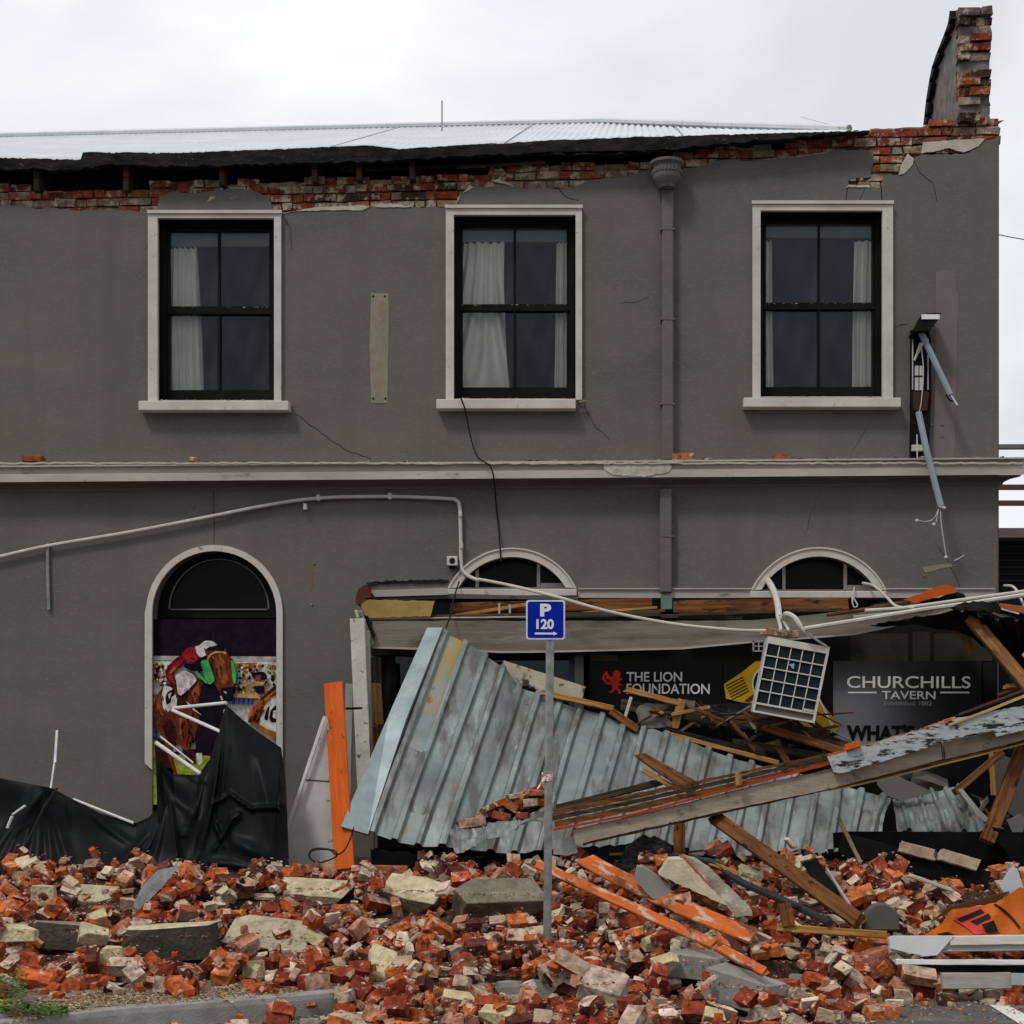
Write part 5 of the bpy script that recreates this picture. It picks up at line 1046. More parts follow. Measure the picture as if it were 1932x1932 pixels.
# --- loose timbers in front
def tim(*a, name='timber', **k): return plank(name, *a, cat='timber', **k)
tim((1203,1422,-2.3), (1318,1494,-2.6), 16, .06, WB, label='brown splintered timber poking up behind the fallen fascia', seed=50, split=.18, taper=1.8)
tim((1212,1452,-2.35), (1282,1492,-2.5), 10, .03, WY, label='short light coloured lath beside the splintered brown timber', seed=51, split=.06)
tim((1046,1526,-2.45), (1252,1474,-2.3), 13, .05, WD, label='dark board lying behind the left part of the fallen fascia', seed=52, split=.08)
tim((1345,1540,-2.6), (1625,1741,YH(1625,1741,.12)), 27, .07, WB, label='long brown timber running down from the fallen fascia to the brick heap', seed=53, split=.04)
tim((1282,1552,-2.3), (1282,1618,-2.4), 21, .07, WB, label='short dark upright post below the fallen fascia', seed=54)
tim((1097,1618,YH(1110,1640,.16)), (1424,1768,YH(1424,1780,.12)), 33, .03, WOS, name='orange_board', label='upper orange board lying down the heap right of the sign post', seed=55, split=.10, bend=.03, ref=Vector((0,-.8,.5)))
tim((1008,1628,YH(1012,1645,.10)), (1350,1784,YH(1350,1790,.12)), 20, .035, WOS, name='orange_board', label='longer narrow orange board crossing behind the sign post', seed=56, split=.08, ref=Vector((0,-.8,.5)))
tim((1356,1788,YH(1358,1796,.12)), (1446,1836,YH(1446,1842,.08)), 20, .035, WOS, name='orange_board', label='broken off lower end of the narrow orange board', seed=57, split=.08, ref=Vector((0,-.8,.5)))
yq = YM([(1465,1756),(1570,1762),(1672,1770)], .07)
tim((1465,1750,yq), (1672,1764,yq), 14, .05, WY, label='yellow new looking batten lying level in front of the heap', seed=58)
tim((1812,1142,-1.3), (1972,1332,-1.8), 23, .06, woodm('rusty_brown_timber', (.36,.17,.06), (.16,.075,.035), (.10,.04,.02), .6), label='long rusty brown rafter slanting down at the top right', seed=59)
tim((1808,1152,-1.2), (1958,1336,-1.7), 6, .05, WD, label='thin dark strip along the underside of the rusty brown rafter', seed=60)
tim((1820,1192,-.6), (1833,1234,-.6), 15, .04, WY, label='short ochre stub hanging above the tavern sign', seed=61)
tim((1788,1191,-.6), (1818,1196,-.6), 7, .03, WY, label='tiny ochre crosspiece above the tavern sign', seed=62)
tim((1801,1495,-1.9), (1890,1420,-1.6), 13, .05, WB, name='strut', label='thin orange brown strut leaning up to the fascia', seed=63)
tim((1862,1588,-2.5), (1930,1412,-2.2), 26, .07, WB, name='strut', label='thick orange brown strut standing at the right below the fascia', seed=64)
tim((1874,1500,-1.4), (1870,1420,-1.4), 8, .04, WY, name='strut', label='slim upright lath between the two orange brown struts', seed=65)
tim((1893,1296,-1.5), (1990,1285,-1.5), 8, .04, WY, label='small splintered lath ends pointing left above the yellow strip', seed=66, split=.05)
tim((1880,1312,-1.4), (1990,1278,-1.4), 6, .04, WB, label='brown lath under the splintered ends at the right edge', seed=67, split=.05)
PL2 = woodm('grubby_board', (.40,.33,.25), (.25,.20,.15), (.12,.09,.07), .6)
junk('fallen_soffit', (945,1262,-.75), (1100,1312,-.85), 34, .02, mat('mouldy_soffit', (.42,.38,.30), (.30,.26,.19), scale=4, c3=(.05,.045,.03), s3=6, t3=.55, bump=.3), label='mouldy pale soffit board behind the crest of the galvanised roofing', seed=70)
junk('roof_batten', (1020,1306,-.95), (1160,1338,-1.0), 11, .05, WY, label='honey coloured batten along the top of the galvanised roofing', seed=71, split=.03)
junk('roof_batten', (1150,1340,-1.0), (1204,1378,-1.05), 15, .05, WB, label='broken brown end piece of the honey coloured batten', seed=72, split=.03)
# grey debris under the fascia at the right
DG = gmat('dull_grey_board', (.17,.16,.145)); DG2 = gmat('darker_grey_board', (.09,.087,.078))
pboard('fibre_board', [(1660,1462),(1690,1462),(1760,1495),(1700,1512),(1672,1500),(1655,1480)], -1.7, .02, DG, 'bent grey fibre board under the fallen fascia above the small roofing piece', 'board', jg=1)
pboard('fibre_board', [(1712,1490),(1728,1450),(1788,1470),(1790,1488),(1745,1508),(1722,1510)], -1.4, .02, DG2, 'dark grey fibre board tucked between roofing and thin strut', 'board', jg=1)
pboard('fibre_board', [(1725,1468),(1750,1462),(1788,1478),(1790,1488),(1738,1470)], -1.45, .02, DG, 'narrow light strip along the dark grey fibre board', 'board', jg=1)
pboard('fibre_board', [(1880,1420),(1932,1440),(1940,1560),(1885,1520),(1868,1470)], -1.2, .02, DG2, 'large dark grey sheet behind the thick strut at the right edge', 'board')
pboard('fibre_board', [(1900,1548),(1925,1535),(1935,1545),(1930,1570),(1910,1570)], -1.6, .02, DG, 'curled grey scrap lying at the right edge behind the thick strut', 'board', jg=1)
pboard('edge_flashing', [(1808,1490),(1816,1488),(1850,1530),(1880,1556),(1940,1588),(1960,1605),(1960,1622),(1930,1600),(1872,1562),(1842,1536)], -2.0, .02, gmat('pale_flashing', (.46,.44,.40)), 'pale curved edge flashing trailing down behind the thick strut', 'metal flashing')
# black fallen boards / trough
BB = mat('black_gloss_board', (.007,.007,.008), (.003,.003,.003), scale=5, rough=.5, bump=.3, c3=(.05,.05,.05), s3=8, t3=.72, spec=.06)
pboard('black_board', [(1572,1572),(1600,1569),(1868,1570),(1940,1600),(1940,1700),(1868,1650),(1700,1600),(1574,1600)], -2.35, .04, BB, 'wide black board standing behind the brick strip at the right', 'board')
plank('black_board', (1585,1590,-2.6), (1865,1665,-2.8), 40, .05, BB, label='black board sloping down to the right in front of the roofing', cat='board', seed=80)
pboard('black_board', [(1872,1560),(1880,1585),(1932,1650),(1960,1690),(1960,1600),(1900,1565)], -2.5, .03, BB, 'black sheet curling down at the right edge of the frame', 'board')
plank('brick_strip', (1690,1596,-2.72), (1768,1616,-2.76), 21, .1, mat('beige_brick_lump', (.42,.33,.25), (.24,.15,.11), scale=12, bump=.8, c3=(.34,.12,.08), s3=9, t3=.58), label='upper of two beige brick strips lying on the sloping black board', cat='brick lump', seed=81, split=.06)
plank('brick_strip', (1766,1610,-2.78), (1852,1636,-2.82), 22, .1, mat('beige_brick_lump2', (.46,.37,.28), (.28,.19,.14), scale=12, bump=.8, c3=(.20,.12,.08), s3=9, t3=.6), label='lower of two beige brick strips lying on the sloping black board', cat='brick lump', seed=82, split=.08)
plank('trim_strip', (1712,1650,YH(1720,1665,.1)), (1800,1681,YH(1800,1690,.1)), 7, .03, gmat('dirty_trim', (.50,.46,.41)), label='thin dirty white trim strip below the sloping black board', cat='trim', seed=83, split=.05)
plank('black_slab', (1528,1625,YH(1540,1650,.15)), (1570,1690,YH(1570,1690,.12)), 28, .03, BB, label='black square panel wedged in the bricks left of the black boards', cat='panel', seed=84)
plank('panel_edge', (1560,1640,YH(1560,1660,.12)), (1612,1722,YH(1612,1722,.10)), 5, .03, gmat('grubby_edge', (.36,.33,.29)), label='pale bent edging strip below the black square panel', cat='trim', seed=85)
plank('lath', (1580,1540,-2.4), (1624,1628,-3.0), 7, .02, woodm('olive_lath', (.20,.17,.09), (.09,.08,.05)), label='thin olive lath sticking up left of the black boards', cat='timber', seed=86, split=.05)
wire('black_pipe', [(u, v, YH(u, v, .10)) for u, v in ((1313,1622),(1350,1630),(1400,1665),(1481,1700),(1520,1718),(1566,1742))], .028, mat('dull_black_pipe', (.03,.032,.034), rough=.6, bump=0), label='dull black pipe lying down the heap beside the striped lump', cat='pipe')
b = MB(); pts = arc(1663,1742,35,0,180,16); pts = [(1628,1756)]+[(u, v) for u, v in arc(1664,1738,33,180,0,16)]+[(1698,1756)]
b.px(pts, YM([(1650,1752),(1680,1752)], .05), YM([(1650,1752),(1680,1752)], .05)+.1); b.build('round_panel', gmat('grey_green_panel', (.10,.10,.085)), None, label='round topped dark grey panel standing in the bricks at the right', cat='panel', bevel=.01)
# striped brick and plaster lump
st_ = empty('wall_lump', P(1330,1720,-3.4), 'big tilted wall lump striped with cream plaster, brick and grey render', 'wall lump')
yl = YM([(1270,1640),(1330,1690),(1400,1722)], .12)+.12; big_m = [(mat('lump_cream', (.56,.50,.38), (.42,.37,.27), scale=7, bump=.7, bscale=30), [(1243,1650),(1262,1622),(1288,1621),(1372,1708),(1350,1700)]), (mat('lump_brick', (.34,.10,.06), (.22,.07,.045), scale=8, bump=.7), [(1283,1619),(1294,1617),(1378,1718),(1366,1706)]),
         (mat('lump_grey', (.42,.38,.32), (.22,.19,.155), scale=6, stretch=(1,1,1), c3=(.50,.46,.40), s3=7, t3=.55, bump=.8, bscale=30), [(1290,1616),(1312,1622),(1340,1640),(1418,1716),(1420,1728),(1382,1730)])]
for i, (m_, uv) in enumerate(big_m): pboard(('plaster_band','brick_band','render_band')[i], uv, yl+.03*i, .28, m_, parent=st_, y2=yl-.25+.03*i, jg=1.2, st=9, seed=i)
# grey wedge under orange board
pboard('render_lump', [(1196,1660),(1202,1636),(1212,1636),(1262,1668),(1266,1692),(1245,1700),(1232,1696)], YH(1230,1690,.1), .2, gmat('smooth_grey_render', (.27,.265,.25)), 'smooth grey render lump under the upper orange board', 'render lump', jg=.8)
pboard('render_lump', [(1372,1838),(1400,1850),(1418,1880),(1430,1935),(1408,1905),(1385,1870)], -4.9, .05, gmat('grey_sliver', (.27,.26,.24)), 'thin curved grey sliver beside the concrete kerbstone', 'render lump') if False else None
# orange printed banner crumpled on the heap
bn = empty('orange_banner', P(1840,1762,-3.9), 'crumpled orange printed banner with black and red lettering at the right', 'banner')
yb0 = min(-3.75, YM([(1760,1760),(1800,1750),(1850,1745),(1900,1740)], .10)); BO = mat('banner_orange', (.52,.120,.008), (.36,.075,.008), rough=.5, spec=.1, scale=4, bump=.1, c3=(.16,.07,.03), s3=9, t3=.66); rows = []
tp = [(1744,1764),(1775,1745),(1795,1716),(1830,1712),(1880,1704),(1915,1680),(1925,1673),(1960,1690)]; bt = [(1744,1766),(1800,1766),(1840,1766),(1870,1765),(1890,1764),(1910,1763),(1935,1762),(1960,1760)]
def bann(t, s): 
    a, c = along(tp, t), along(bt, t); y = yb0-.12*s+.03*abs(math.sin(t*9+s*2)); return P(lerp(a[0], c[0], s), lerp(a[1], c[1], s), y)
b = MB(); b.grid([[bann(j/50, i/8) for j in range(51)] for i in range(9)]); o = b.build('sheet', BO, bn, recalc=False); md = o.modifiers.new('t', 'SOLIDIFY'); md.thickness = .004; md.offset = 1
def mark(pts, m, nm, lift=.012):
    b = MB(); n = 5
    for q in pts:
        g = [[bann(lerp(lerp(q[0][0], q[1][0], j/n), lerp(q[3][0], q[2][0], j/n), i/n), lerp(lerp(q[0][1], q[1][1], j/n), lerp(q[3][1], q[2][1], j/n), i/n))+Vector((0, -lift, .002)) for j in range(n+1)] for i in range(n+1)]; b.grid(g)
    b.build(nm, m, bn, recalc=False)
BR = gmat('banner_red', (.55,.05,.03), bump=0)
mark([((.27,.32),(.50,.02),(.66,.92),(.44,.95))], BR, 'red_outline'); mark([((.30,.36),(.50,.10),(.53,.24),(.34,.48)),((.41,.48),(.56,.28),(.58,.42),(.46,.62)),((.50,.62),(.60,.52),(.64,.88),(.54,.90)),((.10,.7),(.2,.75),(.26,.95),(.14,.92))], BKL, 'black_lettering', .02); mark([((.60,.02),(.615,.0),(.84,.86),(.82,.88))], BKL, 'black_rule')
pboard('banner_fold', [(1757,1740),(1790,1712),(1835,1700),(1905,1682),(1880,1703),(1830,1711),(1795,1717)], yb0+.09, .03, gmat('brown_backing', (.10,.04,.015)), 'brown torn backing lying under the orange banner', 'board')
pboard('white_plate', [(1885,1700),(1891,1695)], 0, 0, PVC) if False else None
pboard('white_plate', [(1918-32,1700-28),(1905,1640),(1912,1635),(1919,1638),(1934,1684),(1915,1690),(1896,1686)], yb0+.12, .015, gmat('pale_blue_plate', (.55,.58,.62), rough=.4), 'small pale pointed plate standing behind the orange banner', 'plate')
# white boards low right
yw = YM([(u, v) for u in (1690,1760,1850,1920) for v in (1770,1800)], .05)
plank('white_board', (1676,1783,yw), (2010,1777,yw), 30, .04, WW, label='broad scuffed white board lying level at the lower right', cat='board', seed=90); 
WHB = mat('clean_white_board', (.70,.71,.73), (.60,.61,.63), bump=.05, scale=6, rough=.5, c3=(.35,.33,.30), s3=9, t3=.68)
pboard('white_board', [(1678,1768),(1686,1766),(1800,1766),(1768,1802),(1750,1804),(1715,1798),(1680,1789)], yw-.05, .02, WHB, 'torn bluish white sheet end on the broad white board', 'board')
plank('white_board', (1792,1775,yw-.035), (2010,1772,yw-.035), 17, .02, mat('cream_board', (.62,.58,.53), (.52,.48,.43), bump=.1, scale=5, stretch=(1,8,8), c3=(.20,.18,.16), s3=7, t3=.66), label='upper cream board overlapping the broad white board', cat='board', seed=91)
yv = min(yw-.09, YM([(u, 1820) for u in (1700,1770,1850,1920)], .05))
plank('white_board', (1690,1815,yv), (2010,1816,yv), 10, .02, WHB, label='narrow bright white strip below the broad white board', cat='board', seed=92)
plank('black_strip', (1700,1826,yv+.04), (2010,1829,yv+.04), 14, .02, BB, label='black strip between the bright white strip and the grey plank', cat='board', seed=93)
yg = min(yv-.04, YM([(u, 1860) for u in (1780,1840,1900)], .04))
plank('grey_plank', (1776,1851,yg), (1906,1850,yg), 30, .06, mat('grey_cement_plank', (.36,.34,.31), (.27,.255,.235), scale=5, bump=.4, stretch=(1,6,6)), label='short weathered grey plank lying by the road at the lower right', cat='plank', seed=94)
plank('glass_piece', (1908,1847,yg-.05), (1990,1850,yg-.05), 22, .01, gmat('speckled_glass', (.32,.38,.38), rough=.2), label='grey speckled sheet at the extreme lower right beside the grey plank', cat='sheet', seed=95)
# cardboard scraps / timber small ones on the heap right
tim((1478,1700,YH(1484,1730,.12)), (1490,1752,YH(1490,1752,.08)), 24, .03, WB, label='brown curled board end beside the black pipe', seed=96, split=.06)
tim((1330,1624,YH(1340,1635,.1)), (1395,1650,YH(1395,1655,.1)), 9, .03, WY, label='short yellow batten behind the striped wall lump', seed=97, split=.03)
tim((1150,1612,-2.7), (1240,1611,-2.7), 5, .02, WY, label='thin pale stick in the shadow under the fallen fascia', seed=98)
pboard('metal_scrap', [(1043,1586),(1085,1578),(1090,1608),(1072,1614),(1044,1612)], -2.9, .01, mat('scrap_zinc', (.50,.54,.55), (.30,.33,.34), scale=9, rough=.35, metal=.4, bump=.2), 'crumpled bright metal scrap right of the sign post', 'metal scrap', jg=1)
pboard('gap_shade_sheet', [(700,1602),(790,1612),(900,1618),(1060,1600),(1240,1590),(1300,1600),(1300,1650),(1150,1650),(900,1640),(700,1638)], -2.35, .02, BB, 'black sheet added as the shade in the gap under the galvanised roofing', 'sheet', jg=3)  # stands for the shade in the gap below the roofing
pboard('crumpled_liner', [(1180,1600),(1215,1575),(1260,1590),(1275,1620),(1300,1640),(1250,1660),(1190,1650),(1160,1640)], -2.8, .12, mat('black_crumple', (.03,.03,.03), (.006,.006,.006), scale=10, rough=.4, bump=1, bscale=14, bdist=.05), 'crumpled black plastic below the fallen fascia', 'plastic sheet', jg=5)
# --- left: leaning boards
plank('white_leaning_board', (628,1352,-1.6), (556,1640,-2.35), 62, .03, mat('mottled_white_board', (.47,.46,.44), (.36,.35,.33), scale=4, bump=.2, c3=(.17,.16,.15), s3=9, t3=.62, w3=.06), label='grubby white board leaning against the wall left of the orange board', cat='board', seed=100, taper=1.9) if False else None
lb = pboard('leaning_board', [(611,1352),(616,1352),(632,1420),(634,1640),(513,1640)], -1.9, .03, mat('mottled_white_board', (.60,.59,.56), (.47,.46,.43), scale=4, bump=.2, c3=(.17,.16,.15), s3=11, t3=.62, w3=.06), 'grubby white board leaning against the wall left of the upright orange board', 'board')
plank('edge_strip', (613,1352,-1.94), (516,1640,-1.96), 7, .02, gmat('strip_white', (.64,.63,.60)), lb, seed=101)
b = MB(); b.px([(568,1470),(632,1474),(632,1475.5),(568,1471.5)], -1.905, -1.9); b.build('panel_joint', BKL, lb)
plank('orange_board', (629,1289,-1.7), (650,1640,-2.4), 37, .035, WO, label='tall bright orange board standing upright against the canopy post', cat='board', seed=102)
wire('wire_coil', [(583,1612,-2.6),(590,1602,-2.6),(612,1601,-2.6),(632,1606,-2.6),(634,1616,-2.6),(610,1626,-2.6),(590,1624,-2.6),(583,1612,-2.62),(592,1604,-2.63),(620,1603,-2.63),(634,1612,-2.63),(648,1606,-2.6),(660,1585,-2.5),(668,1560,-2.45)], .007, RUBR, label='loose coil of black cable at the foot of the leaning boards', cat='cable')
wire('conduit_clip', [(654,1337,-1.75),(682,1336,-1.0)], .012, RUBR, smoothn=0, label='short black clip between the orange board and the white post', cat='clip')
# --- metal flashing scraps on the heap, left
pboard('zinc_scrap', [(296,1642),(338,1633),(324,1652),(294,1686),(262,1716),(250,1710),(266,1676)], YM([(262,1700),(300,1680)], .08), .01, mat('scrap_sheen', (.40,.45,.46), (.20,.23,.24), scale=9, rough=.4, metal=.3, bump=.3), 'bent strip of zinc lying on the bricks in front of the black sheet', 'metal scrap')
pboard('zinc_scrap', [(478,1625),(560,1640),(568,1646),(510,1646),(496,1640)], -2.6, .01, GALV, 'small flat zinc scrap right of the black plastic sheet', 'metal scrap')
# --- black plastic sheet fence
def drape(name, top, bv, yT, yB, label, fold, amp, seed, n=240, m=120, edges=None):
    rows = []
    for i in range(m+1):
        s = i/m; row = []
        for j in range(n+1):
            t = j/n; u, v = along(top, t); bu, bvv = along(bv, t); uu = lerp(u, bu, s); vv = lerp(v, bvv, s)
            e = 1-.6*math.exp(-s*9); ph = noise.noise(Vector((t*2.3, s*1.6, seed)))*3
            f = noise.noise(Vector((t*1.8, s*1.3, seed+4)))*amp*2.2+noise.noise(Vector((t*5, s*2.0, seed+9)))*amp*.5
            for (ta, sa, tb, sb, wd_, hh) in fold:
                L2 = (tb-ta)**2+(sb-sa)**2; k_ = max(0, min(1, ((t-ta)*(tb-ta)+(s-sa)*(sb-sa))/L2)); dd = math.hypot(t-ta-k_*(tb-ta), s-sa-k_*(sb-sa))
                f += hh*math.exp(-(dd/(wd_*1.35))**2)*(.35+.65*math.sin(math.pi*min(1, k_+.15)))
            row.append(P(uu, vv, lerp(yT, yB, s)-f*e))
        rows.append(row)
    b = MB(); b.grid(rows); o = b.build(name, TARP, None, label=label, cat='tarpaulin', recalc=False, smooth=True); o.modifiers.new('t', 'SOLIDIFY').thickness = .003; return o
drape('tarpaulin', [(-60,1460),(0,1468),(60,1480),(100,1488),(133,1506),(187,1534),(256,1553),(281,1542),(303,1520),(320,1500)], [(-60,1650),(60,1650),(180,1652),(340,1652)], -2.3, -2.65, 'sagging black plastic sheet along the wall at the far left', [(.34,0,.06,1,.02,.05),(.34,0,.14,1,.015,.04),(.34,0,.22,1,.02,.06),(.34,0,.32,1,.02,.05),(.35,0,.40,1,.015,.045),(.36,.05,.5,1,.02,.04),(.9,.1,.66,1,.02,.05),(.93,.1,.76,1,.015,.05),(.96,.1,.84,1,.015,.04),(.6,.05,.8,.5,.03,.03),(0,.2,.1,.9,.02,.04)], .05, 2)
drape('tarpaulin', [(292,1400),(303,1438),(326,1461),(374,1462),(398,1430),(414,1372),(427,1331),(452,1353),(480,1376),(530,1411),(539,1480)], [(302,1650),(360,1652),(430,1654),(500,1652),(546,1646)], -2.05, -2.55, 'taller black plastic sheet slumped in front of the racing poster', [(.5,.02,.25,.9,.03,.07),(.97,.12,.88,.45,.012,.06),(.88,.45,.70,.55,.012,.06),(.70,.55,.5,.5,.012,.05),(.5,.5,.36,.42,.012,.04),(.1,.1,.3,.5,.03,.05),(.3,.1,.2,.6,.02,.05),(.62,.62,.42,.8,.015,.06),(.42,.62,.5,.8,.012,.05),(.6,.8,.8,.85,.03,.05),(.55,.25,.45,.6,.02,.03),(.75,.2,.9,.95,.03,.04),(.4,.9,.7,.95,.02,.05)], .07, 7)
for a_, b_, w_, lb_ in (((327,1336,-1.7),(427,1326,-2.0),.016,'upper white tent pole above the black sheet'),((325,1340,-1.72),(424,1384,-2.1),.016,'middle white tent pole crossing the racing poster'),((294,1401,-2.1),(378,1460,-2.2),.018,'lower white tent pole at the left edge of the poster'),
                        ((138,1508,-2.25),(252,1553,-2.3),.013,'white pole lying along the sagging sheet edge'),((108,1379,-1.9),(104,1440,-2.1),.015,'short upright grey pole above the sagging sheet'),((103,1440,-2.1),(96,1488,-2.3),.011,'broken lower half of the upright grey pole'),
                        ((48,1520,-2.55),(24,1537,-2.55),.011,'upper of two bent pole bits on the far left sheet'),((23,1540,-2.55),(14,1562,-2.55),.014,'lower of two bent pole bits on the far left sheet'),((303,1390,-2.0),(365,1440,-2.1),.010,'thin grey pole behind the lowest white tent pole')):
    wire('tent_pole', [a_, b_], w_, ALU if 'grey' in lb_ else mat('pole_white', (.66,.66,.66), (.5,.5,.5), rough=.35, bump=0, scale=9), smoothn=0, label=lb_, cat='pole')
wire('guy_rope', [(107,1488,-2.42),(85,1520,-2.66),(50,1590,-2.8),(22,1640,-2.85)], .011, RUBR, smoothn=0, label='black rope running down across the far left sheet', cat='rope')
# --- parking sign
ps = empty('parking_sign', P(1032,1812,-4.25), 'blue two hour parking sign on a galvanised post standing in the bricks', 'parking sign')
wire('post', [(1038,1208,-4.15),(1036,1400,-4.18),(1032,1835,-4.25)], .0305, STEEL, ps, smoothn=0)
wire('post_cap', [(1038,1207,-4.15),(1038,1204,-4.15)], .034, STEEL, ps, smoothn=0)
def rrect(u0, v0, u1, v1, r): 
    o = []
    for cu, cv, a in ((u1-r, v0+r, 90), (u0+r, v0+r, 180), (u0+r, v1-r, 270), (u1-r, v1-r, 360)): o += arc(cu, cv, r, a-90 if 0 else a-90, a, 6) if False else [(cu+r*math.cos(R(k)), cv-r*math.sin(R(k))) for k in np.linspace(a-90, a, 7)]
    return o
def rr4(u0, v0, u1, v1, r): return [(u1-r+r*math.cos(R(k)), v0+r-r*math.sin(R(k))) for k in (0,22,45,67,90)]+[(u0+r+r*math.cos(R(k)), v0+r-r*math.sin(R(k))) for k in (90,112,135,157,180)]+[(u0+r+r*math.cos(R(k)), v1-r-r*math.sin(R(k))) for k in (180,202,225,247,270)]+[(u1-r+r*math.cos(R(k)), v1-r-r*math.sin(R(k))) for k in (270,292,315,337,360)]
b = MB(); b.px(rr4(992.5,1132,1066,1206.5,5), -4.20, -4.196); b.build('plate', gmat('sign_white', (.66,.68,.72), rough=.35, bump=0), ps)
b = MB(); b.px(rr4(995.5,1135,1063,1203.5,4), -4.202, -4.2001); b.build('face', gmat('sign_blue', (.002,.020,.36), rough=.5, bump=0, spec=.05), ps)
text('lettering', 'P', 1019, 1139, 1040, 1163, -4.204, WHT, ps, .05, .001); text('lettering', '120', 1012, 1168, 1045, 1187, -4.204, WHT, ps, .035, .001)
b = MB(); b.px([(1009,1193.5),(1044,1193.5),(1044,1191.5),(1052,1195.5),(1044,1199),(1044,1197),(1009,1197)], -4.204, -4.2021); b.build('arrow', WHT, ps)
b = MB(); b.rect(1026,1142,1050,1147,-4.196,-4.15); b.rect(1026,1190,1050,1195,-4.196,-4.15); b.build('bracket', STEEL, ps)
b = MB(); pr = random.Random(6)
for k in range(5):
    q = [P(1033+pr.uniform(-3,3), 1465+dv+pr.uniform(-2,2), -4.19) for dv in (-5,)]
    rows = [[P(1033, 1459+3*k+dv+2*math.sin(a*3+k), -4.19)+Vector((.036*math.cos(a)*(1+.3*pr.random()), .036*math.sin(a), 0)) for a in np.linspace(0, 6.283, 15)] for dv in (0, 3.2)]
    b.grid(rows)
b.add([P(1028,1470,-4.23), P(1020,1476,-4.23), P(1009,1494,-4.24), P(1013,1492,-4.24)], [[0,1,2,3]])
b.build('barrier_tape', mat('red_white_tape', (.75,.70,.70), (.55,.12,.14), scale=22, bump=0, lo=.45, hi=.5), None, label='scrap of red and white barrier tape knotted round the sign post', cat='tape', recalc=False)
# --- air conditioner
ac = empty('air_conditioner', P(1480,1366,-.9), 'off white air conditioner unit hanging tilted by its hoses over the shopfront', 'air conditioner')
a0 = P(1449,1200,-1.0); ex = (P(1566,1221,-1.0)-a0); ez_ = (P(1420,1343,-1.0)-a0); ey = ex.cross(ez_).normalized(); ey = ey if ey.y > 0 else -ey
wA, hA = ex.length, ez_.length; ex.normalize(); ez_ = (ez_-ex*ez_.dot(ex)); shear = (P(1420,1343,-1.0)-a0)
def ab(b, x0, x1, z0, z1, y0, y1, **k):       # box in the unit's own frame (fractions of width / height; depth in m)
    f = lambda x, y, z: a0+ex*(wA*x)+shear*z+ey*y
    b.add([f(x, y, z) for x in (x0, x1) for y in (y0, y1) for z in (z0, z1)], [[0,1,3,2],[4,6,7,5],[0,4,5,1],[2,3,7,6],[0,2,6,4],[1,5,7,3]], **k)
ACW = mat('ac_enamel', (.60,.58,.53), (.50,.48,.44), scale=8, rough=.45, bump=.05, c3=(.28,.25,.20), s3=14, t3=.68); FIN = mat('ac_fins', (.010,.024,.032), (.004,.010,.014), scale=30, stretch=(1,1,12), rough=.5, bump=.4, bscale=60)
b = MB(); ab(b, 0, 1, 0, 1, .03, .26); b.build('casing', ACW, ac, bevel=.008)
b = MB(); ab(b, .03, .965, .095, .865, .024, .0305); b.build('fins', FIN, ac)
b = MB(); ab(b, 0, 1, 0, .09, 0, .035); ab(b, 0, .028, .09, 1, .002, .035); ab(b, .962, 1, .09, 1, .002, .035); ab(b, .028, .962, .865, .89, .002, .035); ab(b, .028, .962, .975, 1, .002, .035)
for i in range(1, 5): ab(b, .03+i*.187-.008, .03+i*.187+.008, .092, .865, .010, .020)
for i in range(1, 5): ab(b, .028, .962, .092+i*.155-.0075, .092+i*.155+.0075, .004, .016)
b.build('grille', ACW, ac)
b = MB(); ab(b, .03, .96, .89, .975, .026, .031); b.build('lower_louvre', gmat('ac_band_grey', (.14,.13,.12)), ac)  # lower band in plain dark grey
b = MB(); ab(b, .775, .965, .835, .868, -.002, .006); b.build('badge', gmat('badge_pale', (.50,.47,.45), bump=0), ac)
b = MB(); b.add([a0+ex*(wA*x)+shear*z+ey*.006 for x, z in ((.39,.33),(.45,.30),(.50,.285),(.51,.36),(.47,.35),(.44,.32))], [[0,1,2,3,4,5]]); b.build('torn_sticker', gmat('sticker_teal', (.25,.45,.50), bump=0), ac, recalc=False)
HOSE = mat('hose_white', (.56,.55,.50), (.44,.42,.38), rough=.6, scale=6, bump=.2)
wire('drain_hose', [(1447,1094,.05),(1452,1100,-.25),(1462,1120,-.45),(1468,1145,-.6),(1470,1165,-.75)], .031, HOSE, label='thick off white hose hanging out of the right-hand lunette window', cat='hose')
wire('hose_strand', [(1467,1162,-.74),(1472,1180,-.9),(1473,1190,-.95)], .017, HOSE, label='left of two short pale hoses meeting the air conditioner top', cat='hose')
wire('hose_strand', [(1472,1162,-.74),(1482,1178,-.85),(1488,1190,-.92)], .014, HOSE, label='right of two short pale hoses meeting the air conditioner top', cat='hose')
wire('hose_strand', [(1478,1166,-.8),(1484,1158,-.95),(1500,1166,-1.0),(1514,1186,-1.05),(1530,1200,-1.05),(1560,1220,-1.0)], [.024]*17+[.018]*8+[.010]*6, HOSE, label='looping pale hose falling to the right corner of the air conditioner', cat='hose')
b = MB()
for q in (((1420,1209),(1443,1209),(1443,1211.5),(1420,1211.5)),((1420,1227),(1443,1227),(1443,1229.5),(1420,1229.5)),((1420,1218),(1443,1218),(1443,1220),(1420,1220)),((1420,1209),(1423,1209),(1423,1229),(1420,1229)),((1440.5,1209),(1443,1209),(1443,1229),(1440.5,1229)),((1430.5,1209),(1433,1209),(1433,1229),(1430.5,1229))): b.px(q, -.7-.001*q[0][0]%.003, -.67)
b.build('vent_grille', gmat('vent_grey', (.33,.32,.30)), None, label='small four pane grey grille beside the upper left of the air conditioner', cat='vent grille')
